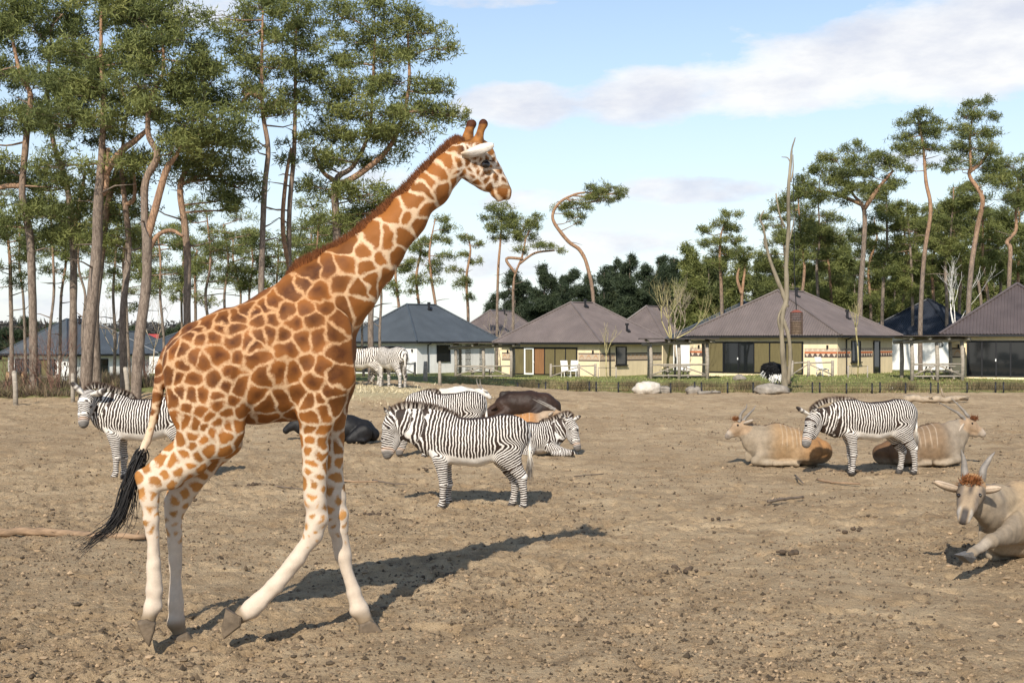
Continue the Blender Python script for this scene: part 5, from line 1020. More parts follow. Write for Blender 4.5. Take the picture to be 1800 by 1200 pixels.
def zebra(label, fr, neck, head, jaw, ears, eyes, mane, scale=1.0, h=.014, lying=None, tail=True, group='zebras in the paddock', head_lat=LAT, d=-1, legs_dx=None, dut=.36, per=1.0):
    root = empty('zebra', (fr.X, fr.Y, fr.z0), fr.yaw); tag(root, label, 'zebra', group)
    S = Sdf(h)
    torso = fr.chain(lying['torso']) if lying else sc_chain(Z_TORSO, scale)
    legs = {k: fr.chain(v) for k, v in lying['legs'].items()} if lying else {k: sc_chain(v, scale, (legs_dx or {}).get(k, 0)) for k, v in Z_LEGS.items()}
    S.chain('body', torso, .06); nk = fr.chain(neck); hd = fr.chain(head); jw = fr.chain(jaw)
    S.chain('body', nk, .06); S.chain('body', hd, .03, head_lat); S.chain('body', jw, .03, head_lat)
    for k, c in legs.items(): S.chain(k, c, .02); S.kj[k] = .07
    if tail and not lying:
        tl = sc_chain(Z_TAIL, scale); S.chain('tail', tl, .01); S.kj['tail'] = .02
    V, F = S.build(1)
    base_u = torso[-1][0][0]; s_of = lambda u: d * u
    phi_t = s_of(V[:, 0]) / .050
    ref = s_of(nk[0][0][0]) / .050
    parts = []; dn, arc = pp_norm(V, torso); parts.append((dn, phi_t, .10, 0)); dnt = dn
    dn, arc = pp_norm(V, nk); parts.append((dn, ref + arc / .057, .15, 0)); al = sum(np.linalg.norm(nk[i + 1][0] - nk[i][0]) for i in range(len(nk) - 1))
    hb = ref + al / .057; dn, arc = pp_norm(V, hd); dnh = dn; parts.append((dn * .92, hb + arc / .036, .0, 0))
    for k, c in legs.items():
        st = 1 if not lying else 0; dn, arc = pp_norm(V, c[st:]); parts.append((dn * .95, s_of(c[st][0][0]) / .050 - arc / .036, .02, 0))
    W = np.stack([np.exp(-7 * np.clip(p[0], .2, 6)) for p in parts]); W /= W.sum(0)
    phase = sum(w * p[1] for w, p in zip(W, parts)); duty = sum(w * p[2] for w, p in zip(W, parts))
    nrm = vert_normals(V, F)
    zt = np.array([c[0][2] for c in torso]); rt = np.array([c[1] for c in torso]); ut = np.array([c[0][0] for c in torso]); o = np.argsort(ut)
    zc = np.interp(V[:, 0], ut[o], zt[o]); rc = np.interp(V[:, 0], ut[o], rt[o]); rel = (zc - V[:, 2]) / rc
    inb = (V[:, 0] > ut.min() - .05) & (V[:, 0] < ut.max() + .05)
    white = W[0] * sstep(rel + .15 * (-nrm[:, 2]), .62, .82) * inb
    if not lying:
        for k, c in legs.items():   # pale inner sides of the legs
            white = np.maximum(white, 0)
    mz = hd[-1][0]; dm = np.linalg.norm(V - mz, axis=1); k_ = np.clip(scale, .8, 1.2)
    dark = (1 - sstep(dm, .080 * k_, .130 * k_)) * .85; tan = (1 - sstep(dm, .12 * k_, .16 * k_)) * (1 - dark) * sstep(V[:, 2] - mz[2], -.03, .04) * .55
    white = np.maximum(white, (1 - sstep(dm, .09, .14)) * .4)
    if not lying: dark = np.maximum(dark, 1 - sstep(V[:, 2], .045, .075))
    if tail and not lying: dtl, _ = poly_param(V, [c[0] for c in tl]); white = np.maximum(white, (dtl < .06) * (V[:, 2] < tl[0][0][2] - .08) * 1.0)
    # dark stripe down the spine with pale borders over the croup
    top = sstep(nrm[:, 2], .90, .97) * (dnt < 1.35) * (W[0] > .5)
    mesh_np('body', V, F, MATS['zebra'], root, attrs={'phase': phase / per, 'duty': duty + dut + top * 1.6, 'white': white, 'dark': dark, 'tan': tan})
    for (b0, t0, v0, v1, w) in ears:
        a = fr.p(*b0, v0); b = fr.p(*t0, v1); wd = np.cross(b - a, (0.0, -1.0, .2)); E = ear_np(a, b, wd, w * (fr.Y / FPX), .45, 9, 7)
        q = np.tile((.62, .57, .50), (len(E[0]), 1)); dd = np.linalg.norm(E[0] - b, axis=1) / np.linalg.norm(b - a); q[dd < .3] = (.05, .04, .035)
        q[(dd > .42) & (dd < .58)] = (.10, .08, .07); nn = len(q) // 2; q[:nn][(np.arange(nn) % 7 > 1) & (np.arange(nn) % 7 < 5)] *= .45
        mesh_np('ear', *E, MATS['coat'], root, cols=q)
    for (e, v) in eyes:
        E = uv_ball(fr.p(*e, v), .026); mesh_np('eye', *E, MATS['eye'], root)
    rc_ = catmull(np.array([fr.p(*q[:2], q[2] if len(q) > 2 else 0) for q in mane]), 10); tg = np.gradient(rc_, axis=0); tg /= np.linalg.norm(tg, axis=1)[:, None]; up = np.cross(tg, (0, 1.0, 0)); up *= np.sign(up[:, 2:3] + 1e-6)
    n = 2600; q = rng.random(n) * (len(rc_) - 1.01); i = q.astype(int); f = (q - i)[:, None]; B = rc_[i] * (1 - f) + rc_[i + 1] * f; U = up[i]; lat = rng.normal(0, .014, n); B = B - U * .05; B[:, 1] += lat
    D = U + tg[i] * rng.normal(.0, .10, n)[:, None] + rng.normal(0, .07, (n, 3)); D /= np.linalg.norm(D, axis=1)[:, None]
    ln = .125 * scale * rng.uniform(.8, 1.1, n) * (.55 + .45 * np.minimum(1, np.minimum(q, len(rc_) - 1 - q) / 5)); Vb, Fb = blades(B, D, ln, np.full(n, .011))
    arcm = np.concatenate([[0], np.cumsum(np.linalg.norm(np.diff(rc_, axis=0), axis=1))])[i]; st = (np.sin(arcm / .070 * 2 * math.pi) > -.1)
    cb = np.zeros((n, 5, 3)); cb[:, :2] = np.where(st[:, None, None], (.035, .022, .016), (.55, .50, .44)); cb[:, 2:4] = np.where(st[:, None, None], (.035, .022, .016), (.42, .36, .30)); cb[:, 4] = (.07, .035, .02)
    mesh_np('mane', Vb, Fb, MATS['coat'], root, cols=cb.reshape(-1, 3))
    if tail and not lying:
        e = tl[-1][0]; n = 160; B = e + rng.normal(0, .012, (n, 3)) + np.array((0, 0, 1))[None] * rng.uniform(0, .16, n)[:, None]; D = np.array((0, 0, -1.0)) + rng.normal(0, .10, (n, 3)); Vb, Fb = blades(B, D, rng.uniform(.22, .40, n) * scale, np.full(n, .010))
        cb = np.tile(np.array([(.5, .46, .4)] * 2 + [(.22, .19, .16)] * 2 + [(.03, .024, .02)]), (n, 1)); mesh_np('tail_tuft', Vb, Fb, MATS['coat'], root, cols=cb)
    return root
def make_zebras():
    zebra('zebra standing side-on in the open with its head hung low, dark shadow beneath it', ZC,
          [(772, 758, 37, .58), (750, 753, 34.5, .52), (726, 748, 29, .48), (704, 741, 22, .52), (694, 738, 17, .6)],
          [(692, 737, 14, .75), (687, 750, 14.5, .72), (682, 772, 11.5, .66), (680, 790, 10, .8), (681, 798, 9, .9)], [(704, 755, 13, .55), (694, 776, 10, .6), (686, 793, 8, .8)],
          [((683, 730), (675, 716), -.06, -.12, 8), ((688, 728), (684, 713), .06, .12, 8)], [((683, 752), -.085), ((683, 752), .085)],
          [(810, 736), (790, 727), (768, 719), (745, 714), (722, 712), (704, 714), (690, 722), (684, 731)])
    fr = Frame(1541, 832, 6)
    zebra('zebra standing between two resting eland, face half turned with white muzzle', fr,
          [(1487, 742, 27, .6), (1470, 742, 26, .52), (1452, 738, 22, .5), (1438, 733, 16, .6, -.05)],
          [(1433, 731, 12, .85, -.08), (1427, 742, 12, .85, -.14), (1421, 762, 9.5, .8, -.22), (1418, 775, 8, .85, -.27), (1417, 780, 7.5, .9, -.29)], [(1438, 745, 10, .7, -.10), (1428, 765, 8, .7, -.2)],
          [((1422, 728), (1400, 715), -.12, -.22, 11), ((1434, 727), (1430, 716), -.14, -.20, 11)], [((1417, 748), -.22), ((1433, 748), -.27)],
          [(1513, 711), (1497, 704), (1478, 702), (1458, 703), (1442, 708), (1431, 716), (1425, 727, -.1)])
    fr = Frame(262, 840, 4)
    zebra('zebra peering past the giraffe tail, face turned square to the viewer', fr,
          [(208, 728, 33, .62), (194, 722, 31, .56), (178, 713, 27, .54), (164, 704, 19, .65, -.08)],
          [(156, 697, 13, 1.0, -.18), (151, 708, 13.5, 1.0, -.30), (148, 728, 10.5, .95, -.42), (147, 741, 9, .95, -.48), (147, 745, 8, 1, -.50)], [(158, 712, 11, .8, -.24), (151, 732, 8.5, .8, -.40)],
          [((146, 692), (125, 672), -.26, -.34, 15), ((162, 693), (186, 685), -.32, -.46, 17)], [((140, 714), -.40), ((160, 714), -.42)],
          [(240, 701), (222, 693), (203, 686), (186, 681), (170, 678), (158, 682, -.1), (152, 690, -.2)], scale=1.07, legs_dx={'hn': .10, 'hf': .32})
    fr = Frame(791, 803, 0)
    zebra('grazing zebra mostly hidden behind another, head down at the ground', fr,
          [(748, 712, 25, .6), (732, 722, 23, .54), (718, 740, 19, .54), (711, 754, 14, .6)],
          [(709, 756, 10, .75), (706, 768, 10, .72), (703, 785, 8, .7), (702, 795, 7, .85)], [(713, 768, 8, .6), (706, 788, 6, .7)],
          [((708, 750), (698, 742), -.05, -.1, 7), ((712, 748), (706, 738), .05, .1, 7)], [((703, 768), -.085)],
          [(775, 690), (760, 687), (742, 690), (728, 699), (716, 715), (709, 733), (705, 748)], h=.017)
    # far pair at the hay and a third with its head down between them
    for i, (fr, lab, nk, hd, sc) in enumerate([
        (Frame(638, 679, 0), 'zebra at the scattered hay, flank showing behind the giraffe chest', [(604, 632, 12, .6), (596, 640, 10, .55), (590, 650, 8, .55)], [(588, 652, 6, .7), (585, 662, 5, .7), (584, 668, 4, .8)], 1.10),
        (Frame(690, 682, -52), 'zebra seen from behind at the scattered hay, white tail hanging', [(671, 634, 12, .6), (664, 642, 10, .55), (658, 650, 8, .55)], [(654, 654, 6, .8), (651, 665, 5, .8), (650, 672, 4, .9)], 1.14)]):
        m0 = nk[0]; zebra(lab, fr, nk, hd, [(hd[0][0] + 3, hd[0][1] + 5, 5, .6), (hd[1][0] + 2, hd[1][1] + 3, 4, .6)], [((hd[0][0], hd[0][1] - 3), (hd[0][0] - 3, hd[0][1] - 11), -.05, -.1, 5)], [((hd[0][0] - 3, hd[0][1] + 4), -.09)],
                          [(m0[0] + 8, m0[1] - 17), (m0[0], m0[1] - 15), (nk[1][0] - 4, nk[1][1] - 11), (nk[2][0] - 5, nk[2][1] - 7)], scale=sc, h=.022, group='zebras feeding at the hay', dut=-.1, per=1.5)
    fr = Frame(975, 800, 0)
    zebra('young zebra lying on the sand with its nose near the ground', fr,
          [(958, 766, 25, .62), (974, 760, 22, .56), (988, 752, 17, .56), (998, 745, 13, .6)],
          [(1001, 742, 10.5, .85, -.04), (1007, 754, 10, .82, -.08), (1011, 772, 8, .8, -.13), (1014, 784, 6.5, .85, -.16), (1015, 787, 6, .9, -.17)], [(999, 757, 8.5, .7, -.05), (1007, 775, 6.5, .7, -.1)],
          [((996, 740), (988, 730), -.08, -.14, 10), ((1008, 738), (1021, 730), -.05, -.05, 10)], [((1002, 754), -.16), ((1015, 755), -.17)],
          [(948, 741), (962, 739), (976, 734), (990, 728), (1000, 727), (1007, 734, -.04)],
          lying={'torso': [(885, 778, 20, 1.0), (905, 773, 25, 1.0), (930, 770, 28, .98), (950, 770, 27, .92), (962, 772, 23, .85)],
                 'legs': {'fn': [(965, 785, 11, .7, -.22), (985, 792, 7, .9, -.28), (1004, 796, 5, 1, -.28), (985, 798, 4.5, 1, -.34), (972, 797, 4, 1, -.33)], 'ff': [(968, 786, 10, .7, .15), (990, 794, 6, .9, .1), (1010, 798, 4.6, 1, 0), (990, 799, 4, 1, -.06)],
                          'hn': [(905, 785, 18, .6, -.24), (930, 792, 10, .8, -.3), (905, 797, 6, 1, -.33), (930, 798, 4, 1, -.36)], 'hf': [(905, 788, 14, .6, .25), (930, 796, 7, .8, .3), (905, 798, 5, 1, .3)]}}, d=1)
# ---------------------------------------------------------------- eland, cattle, antelope
def horn_np(P, r0, twist=5.0, ridge=.22):
    C = catmull(np.array(P), 14); n = len(C); t = np.linspace(0, 1, n); T = np.gradient(C, axis=0); T /= np.linalg.norm(T, axis=1)[:, None]
    A = np.cross(T, (0, 1.0, .1)); A /= np.linalg.norm(A, axis=1)[:, None]; B = np.cross(T, A); k = 12; V = []
    for i in range(n):
        a = np.linspace(0, 2 * math.pi, k, endpoint=False); tw = a + twist * 2 * math.pi * t[i] * (1 - .4 * t[i]); rr = r0 * (1 - t[i]) ** .75 * (1 + ridge * np.cos(tw) * (1 - t[i]) + .05 * math.sin(t[i] * 90) * (1 - t[i])) + .003
        V.append(C[i] + (np.cos(a) * rr)[:, None] * A[i] + (np.sin(a) * rr)[:, None] * B[i])
    V = np.concatenate(V); F = [(i * k + j, i * k + (j + 1) % k, (i + 1) * k + (j + 1) % k, (i + 1) * k + j) for i in range(n - 1) for j in range(k)]
    return V, np.array(F)
def beast(name, label, cat, fr, torso, necks, heads, legs, horns, ears, eyes, colour, h=.016, group=None, mat='coat', tuft=None, hornr=.035, head_lat=LAT, dew=None, hornmat='horn', twist=5.0, spine=None, hoofs=()):
    root = empty(name, (fr.X, fr.Y, fr.z0), fr.yaw); tag(root, label, cat, group); S = Sdf(h, 1.9)
    S.chain('body', fr.chain(torso), .07)
    for nk in necks: S.chain('body', fr.chain(nk), .05)
    for hd in heads: S.chain('body', fr.chain(hd), .025, head_lat)
    if dew: S.chain('body', fr.chain(dew), .03)
    for k, c in legs.items(): S.chain(k, fr.chain(c), .025); S.kj[k] = .05
    V, F = S.build(1); V[:, 2] = np.maximum(V[:, 2], -.05); nrm = vert_normals(V, F); info = dict(fr=fr, hd=fr.chain(heads[0]), nk=fr.chain(necks[0]), to=fr.chain(torso))
    mesh_np('body', V, F, MATS[mat], root, cols=colour(V, nrm, info))
    for P in horns:
        H = horn_np([fr.p(*q[:2], q[2]) for q in P], hornr, twist); mesh_np('horn', *H, MATS[hornmat], root)
    for (b0, t0, v0, v1, w) in ears:
        a = fr.p(*b0, v0); b = fr.p(*t0, v1); E = ear_np(a, b, np.cross(b - a, (0, -1.0, .25)), w * fr.Y / FPX, .4, 9, 7); base = colour(np.tile(info['hd'][0][0], (1, 1)), np.array([[0, 0, 1.0]]), info)[0]
        q = np.tile(np.array(base) * .6 + np.array((.25, .23, .20)), (len(E[0]), 1)) if mat != 'sleek' else np.tile(base, (len(E[0]), 1)); nn = len(q) // 2
        if mat != 'sleek': q[np.isin(np.arange(len(q)) % 7, (3,))] *= .45; q[np.isin(np.arange(len(q)) % 7, (0, 6))] *= .6
        mesh_np('ear', *E, MATS['coat'], root, cols=q)
    for (e, v) in eyes: mesh_np('eye', *uv_ball(fr.p(*e, v), .024), MATS['eye'], root)
    if tuft:
        c, r, col, n = tuft; c = fr.p(*c[:2], c[2]); B = c + rng.normal(0, r * .45, (n, 3)) * np.array((1, 1, .5)); D = rng.normal(0, .5, (n, 3)) + np.array((0, -.3, .7)); D /= np.linalg.norm(D, axis=1)[:, None]
        Vb, Fb = blades(B, D, rng.uniform(.5, 1.0, n) * r, np.full(n, .012)); cb = np.repeat(rng.uniform(.6, 1.3, n), 5)[:, None] * np.tile(np.array(col), (n * 5, 1)); mesh_np('forehead_tuft', Vb, Fb, MATS['coat'], root, cols=cb)
    if spine:
        rc_ = catmull(np.array([fr.p(*q) for q in spine]), 8); n = 700; q = rng.random(n) * (len(rc_) - 1.01); i = q.astype(int); f = (q - i)[:, None]; B = rc_[i] * (1 - f) + rc_[i + 1] * f; B[:, 1] += rng.normal(0, .012, n); B[:, 2] -= .02
        D = np.array((0, 0, 1.0)) + rng.normal(0, .25, (n, 3)); Vb, Fb = blades(B, D, np.full(n, .055), np.full(n, .012)); mesh_np('neck_crest', Vb, Fb, MATS['coat'], root, cols=np.tile((.075, .045, .03), (n * 5, 1)))
    for (q, v) in hoofs:
        mb = MB(); a = np.array([fr.p(x, y, v) for x, y in q]); n = len(a); mb.add(np.concatenate([a + (0, -.05, 0), a + (0, .05, 0)]), [tuple(range(n))[::-1] if n < 5 else (0, 1, 2), ] + [(i, (i + 1) % n, n + (i + 1) % n, n + i) for i in range(n)] + [(n, n + 1, n + 2), (0, 2, 3), (n, n + 2, n + 3)]); mb.build('hoof', M('eland_hoof', (.12, .11, .10), .6, .3, 20, .4), root)
    return root
def c_mix(a, b, t): return np.asarray(a) * (1 - t[:, None]) + np.asarray(b) * t[:, None]
def eland_col(body, rump, grey):
    def f(V, N_, I):
        to = I['to']; nk = I['nk']; hd = I['hd']; u0, u1 = to[0][0][0], to[-1][0][0]; t = np.clip((V[:, 0] - u0) / (u1 - u0), 0, 1.3)
        c = c_mix(rump, body, sstep(t, .05, .55)); dn, _ = pp_norm(V, nk); dh, ah = pp_norm(V, hd)
        c = c_mix(c, grey, sstep(t, .80, 1.1) * .85); c = c_mix(c, (.36, .30, .225), sstep(-V[:, 2], -.22, -.06) * .65 * (1 - sstep(t, 1.0, 1.2)))
        hm = (dh < 1.5) * sstep(-dh, -1.5, -1.1); c = c_mix(c, (.30, .20, .12), hm * .8)
        dm = np.linalg.norm(V - hd[-1][0], axis=1); c = c_mix(c, (.46, .42, .36), (1 - sstep(dm, .10, .16)) * hm * .45); c = c_mix(c, (.05, .042, .04), (1 - sstep(dm, .04, .085)) * hm * .9)
        for k in range(5):   # thin white lines across the flank
            ph = .42 + .085 * k + .03 * vnoise(V * 3, 50 + k); c = c_mix(c, (.48, .40, .31), np.exp(-((t - ph) / .007) ** 2) * sstep(V[:, 2], .35, .5) * .45)
        c = c_mix(c, (.09, .055, .035), sstep(N_[:, 2], .93, .99) * (dn > .2) * sstep(V[:, 2], .6, .75) * (1 - hm) * .6)
        return c
    return f
def make_beasts():
    E = eland_col
    grp = 'eland resting on the sand'
    beast('eland', 'tan eland lying with its head raised, rump beside the standing zebra', 'eland', Frame(1385, 817, 0),
          [(1442, 793, 21, .95), (1418, 789, 27, 1.0), (1388, 784, 33, .92), (1364, 781, 36, .80), (1347, 786, 31, .72)],
          [[(1350, 780, 32, .6), (1330, 773, 26, .52), (1313, 760, 17, .55)]], [[(1307, 750, 11.5, .8), (1296, 752, 11, .72), (1285, 760, 7.5, .75), (1279, 766, 5.8, .85)], [(1304, 757, 9, .65), (1290, 763, 6, .7)]],
          {'f': [(1345, 797, 14, .6, -.18), (1328, 809, 8, .8, -.22), (1350, 813, 5.5, 1, -.24), (1368, 814, 5, 1, -.24)], 'g': [(1345, 800, 12, .6, .2), (1330, 812, 7, .8, .2), (1350, 814, 5, 1, .2)],
           'h': [(1420, 790, 24, .5, -.26), (1404, 800, 13, .7, -.3), (1400, 813, 7, .9, -.32), (1375, 814, 5, 1, -.32), (1362, 814, 5, 1, -.3)], 'i': [(1425, 795, 20, .5, .25), (1405, 810, 7, .9, .3)]},
          [[(1300, 741, -.05), (1303, 727, -.07), (1311, 718, -.09), (1313, 709, -.11)], [(1305, 741, .05), (1314, 730, .07), (1323, 721, .09), (1329, 712, .11)]], [((1308, 744), (1324, 738), -.10, -.20, 9)], [((1297, 747), -.095)],
          E((.27, .175, .092), (.29, .150, .060), (.245, .200, .145)), dew=[(1330, 785, 20, .35), (1318, 800, 10, .35), (1315, 806, 6, .4)], group=grp, tuft=((1293, 737, 0), .09, (.20, .075, .025), 160), spine=[(1312, 744, 0), (1325, 747, 0), (1340, 751, 0), (1352, 748, 0), (1366, 745, 0), (1380, 749, 0)])
    beast('eland', 'grey brown eland lying behind the zebra hind legs with long swept horns', 'eland', Frame(1630, 817, 0),
          [(1553, 798, 19, .95), (1582, 791, 26, 1.0), (1615, 785, 33, .92), (1644, 781, 37, .80), (1662, 784, 33, .70)],
          [[(1655, 778, 34, .6), (1675, 766, 27, .52), (1691, 752, 17, .55)]], [[(1698, 746, 12, .8), (1709, 750, 11, .72), (1721, 758, 7.5, .75), (1727, 763, 5.8, .85)], [(1700, 757, 9, .65), (1714, 762, 6.5, .7)]],
          {'f': [(1668, 797, 14, .6, -.18), (1682, 807, 8, .8, -.22), (1660, 813, 5.5, 1, -.24), (1646, 813, 5, 1, -.24)], 'g': [(1668, 800, 12, .6, .2), (1684, 811, 6, .8, .2)],
           'h': [(1585, 793, 23, .5, -.26), (1608, 803, 12, .7, -.3), (1612, 814, 6, .9, -.32), (1634, 814, 5, 1, -.3)], 'i': [(1580, 797, 20, .5, .25), (1600, 810, 7, .9, .3)]},
          [[(1696, 737, -.05), (1684, 726, -.07), (1668, 717, -.09), (1649, 706, -.11)], [(1704, 735, .05), (1695, 723, .07), (1684, 711, .09), (1671, 699, .11)]], [((1694, 745), (1686, 758), -.11, -.16, 9)], [((1709, 744), -.095)],
          E((.19, .126, .074), (.13, .070, .034), (.235, .195, .148)), dew=[(1678, 782, 20, .35), (1684, 796, 11, .35), (1684, 805, 6, .4)], group=grp, tuft=((1711, 736, 0), .10, (.16, .055, .02), 170), spine=[(1692, 737, 0), (1676, 742, 0), (1662, 750, 0), (1650, 746, 0), (1634, 746, 0), (1616, 751, 0)])
    fn = Frame(1770, 982, 38)
    def ncol(V, N_, I):
        c = E((.335, .225, .122), (.335, .215, .112), (.285, .220, .145))(V, N_, I); fr = I['fr']
        A = I['hd'][0][0]; B = I['hd'][-1][0]; ax = B - A; t = ((V - A) @ ax) / ax.dot(ax); dh, _ = pp_norm(V, I['hd'])
        lt = np.array((math.cos(-fr.yaw), math.sin(-fr.yaw), 0)); off = (V - A - t[:, None] * ax) @ lt; fc = (V - A - t[:, None] * ax) @ np.array((-math.sin(fr.yaw), -math.cos(fr.yaw), 0.0))
        hm = (dh < 1.35) * sstep(t, -.35, -.2)
        c = c_mix(c, (.32, .235, .15), hm * .9); c = c_mix(c, (.045, .036, .032), hm * np.exp(-(off / .030) ** 2) * sstep(t, -.1, .15) * (1 - .75 * sstep(t, .45, .7)) * .9)
        c = c_mix(c, (.045, .038, .036), hm * sstep(t, .86, .98) * (1 - sstep(np.abs(off), .022, .042)) * .95); c = c_mix(c, (.48, .44, .39), hm * sstep(t, .80, .95) * sstep(np.abs(off), .035, .06) * .7)
        c = c_mix(c, (.12, .10, .09), hm * np.exp(-((np.abs(off) - .085) / .025) ** 2) * sstep(t, .15, .4) * (1 - sstep(t, .7, .9)) * .6)
        c = c_mix(c, (.42, .24, .10), hm * (1 - sstep(t, .02, .18)) * .8)
        c = c_mix(c, (.05, .042, .038), hm * np.exp(-((t - .30) / .10) ** 2) * sstep(np.abs(off), .088, .115) * .8)
        kn = np.linalg.norm(V - fr.p(1757, 950, -.40), axis=1); c = c_mix(c, (.10, .085, .075), (1 - sstep(kn, .05, .12)) * (V[:, 2] < .30) * .75)
        lo_ = np.linalg.norm(V - fr.p(1722, 963, -.46), axis=1); c = c_mix(c, (.44, .37, .29), (1 - sstep(lo_, .10, .24)) * .7)
        thr = sstep(-(V[:, 0] - fr.p(1745, 900)[0]), -.05, .12) * (1 - hm) * sstep(V[:, 2], .12, .3); c = c_mix(c, (.18, .15, .12), thr * .45)
        return c
    beast('eland', 'large tan eland lying down face on, with spiral horns and brown forehead tuft', 'eland', fn,
          [(1955, 930, 52, .9), (1900, 920, 64, .9), (1840, 916, 68, .84), (1790, 912, 66, .74), (1765, 922, 55, .66)],
          [[(1780, 912, 58, .56), (1752, 898, 47, .56, -.04), (1726, 882, 32, .62, -.10)]], [[(1708, 856, 24, 1.0, -.16), (1705, 866, 24, .95, -.22), (1700, 886, 18.5, .90, -.30), (1696, 902, 13.5, .95, -.36), (1694, 911, 11.5, 1.0, -.38)], [(1711, 873, 17, .8, -.16), (1700, 902, 10, .8, -.30)]],
          {'f': [(1796, 922, 34, .45, -.24), (1764, 942, 17, .7, -.36), (1742, 950, 11.5, .9, -.44), (1722, 963, 7, 1, -.46), (1709, 971, 8.2, 1, -.48), (1699, 978, 7.2, 1, -.48)], 'g': [(1775, 945, 22, .5, .18), (1745, 972, 12, .8, .1), (1775, 978, 8, 1, .05)],
           'h': [(1905, 930, 52, .45, -.40), (1870, 955, 26, .7, -.5), (1905, 975, 12, 1, -.5), (1850, 978, 9, 1, -.5)]},
          [[(1695, 858, -.12), (1696, 830, -.12), (1694, 808, -.11), (1689, 789, -.10)], [(1719, 858, -.22), (1728, 828, -.26), (1738, 808, -.30), (1749, 794, -.35)]],
          [((1687, 860), (1642, 846), -.12, .02, 19), ((1722, 862), (1760, 857), -.26, -.44, 19)], [((1685, 870), -.235), ((1722, 870), -.385)],
          ncol, h=.014, group=grp, tuft=((1705, 848, -.24), .10, (.20, .075, .024), 620), hornr=.052, dew=[(1745, 915, 34, .30), (1730, 940, 18, .28), (1726, 948, 10, .3)], head_lat=np.array((.788, -.616, 0)), twist=3.2,
          hoofs=[([(1684, 975), (1703, 969), (1709, 980), (1701, 989), (1683, 990)][:4], -.48)])
    beast('eland', 'orange brown eland lying behind the young zebra, pale horns laid back', 'eland', Frame(935, 768, 0),
          [(880, 751, 15, .95), (905, 748, 19, .95), (930, 747, 21, .85), (945, 748, 20, .75)], [[(942, 745, 19, .6), (958, 737, 14, .55), (972, 729, 10, .6)]],
          [[(976, 727, 8, .8), (985, 730, 7, .75), (994, 737, 4.5, .8)]], {'f': [(945, 756, 9, .6, -.2), (958, 764, 5, .8, -.2), (940, 766, 4, 1, -.2)]},
          [[(975, 721, -.06), (964, 715, -.08), (952, 709, -.10), (936, 701, -.12)], [(978, 721, .06), (968, 714, .09), (957, 708, .12), (944, 702, .15)]], [((972, 724), (964, 730), -.1, -.16, 7)], [((984, 726), -.09)],
          E((.36, .17, .06), (.36, .15, .05), (.32, .25, .18)), h=.022, group=grp)
    def black(a, b): return lambda V, N_, I: c_mix(a, b, .5 + .5 * vnoise(V * 2.5, 9))
    beast('zebu', 'dark brown humped zebu lying with its back turned, beyond the zebras', 'zebu', Frame(925, 736, 0),
          [(972, 716, 15, 1.0), (958, 712, 21, 1.0), (930, 710, 23.5, .95), (903, 711, 23, .85), (888, 714, 20, .75)], [[(900, 706, 12, .6), (891, 697, 9.5, .55), (884, 694, 7, .6)], [(890, 714, 18, .6), (872, 722, 13, .6), (860, 727, 9, .7)]],
          [[(862, 724, 8, .8), (851, 729, 6.5, .8), (844, 733, 5, .9)]], {'f': [(890, 724, 10, .6, -.25), (872, 732, 5, .9, -.3), (890, 734, 4, 1, -.3)], 'h': [(955, 720, 16, .5, -.3), (935, 731, 7, .8, -.4), (955, 734, 4, 1, -.4)]},
          [], [((864, 720), (873, 714), -.15, -.3, 6)], [], black((.014, .009, .007), (.045, .022, .013)), h=.026, mat='sleek', group='dark cattle lying on the sand')
    beast('zebu', 'glossy black zebu lying on the sand behind the giraffe foreleg', 'zebu', Frame(600, 776, 0),
          [(655, 763, 12, 1.0), (640, 757, 19, 1.0), (612, 753, 23.5, .98), (575, 751, 25, .92), (548, 752, 23, .82)], [[(565, 745, 15, .6), (552, 732, 11, .55)], [(548, 752, 20, .6), (530, 750, 13, .6), (520, 746, 10, .7)]],
          [[(521, 744, 9, .8), (511, 750, 7.5, .8), (503, 756, 6, .9)]], {'f': [(552, 765, 11, .6, -.25), (535, 773, 6, .9, -.3), (552, 775, 4.5, 1, -.3)], 'h': [(638, 762, 17, .5, -.3), (615, 772, 8, .8, -.42), (640, 774, 4, 1, -.4)]},
          [], [((524, 738), (533, 732), -.15, -.3, 7)], [], black((.006, .0055, .006), (.012, .011, .011)), h=.022, mat='sleek', group='dark cattle lying on the sand')
    beast('antelope', 'white antelope lying beyond the grazing zebra, one dark horn showing', 'antelope', Frame(805, 726, 0),
          [(760, 710, 14, 1), (780, 704, 21, .95), (808, 702, 23, .9), (826, 703, 21, .8)], [[(826, 700, 17, .6), (838, 694, 11, .55), (846, 690, 8, .6)]], [[(848, 689, 6.5, .8), (856, 694, 5, .8), (861, 699, 3.5, .9)]],
          {'f': [(826, 712, 8, .6, -.2), (840, 722, 4, 1, -.2), (825, 724, 3, 1, -.2)]}, [[(847, 684, -.04), (842, 679, -.05), (838.5, 672, -.06), (838, 664, -.07)], [(849, 684, .04), (846, 679, .05), (844, 672, .06), (844, 665, .07)]], [((849, 685), (857, 688), -.08, -.14, 5)], [],
          lambda V, N_, I: c_mix((.66, .62, .56), (.5, .44, .37), .5 + .5 * vnoise(V * 3, 4)), h=.024, hornr=.022, twist=0)
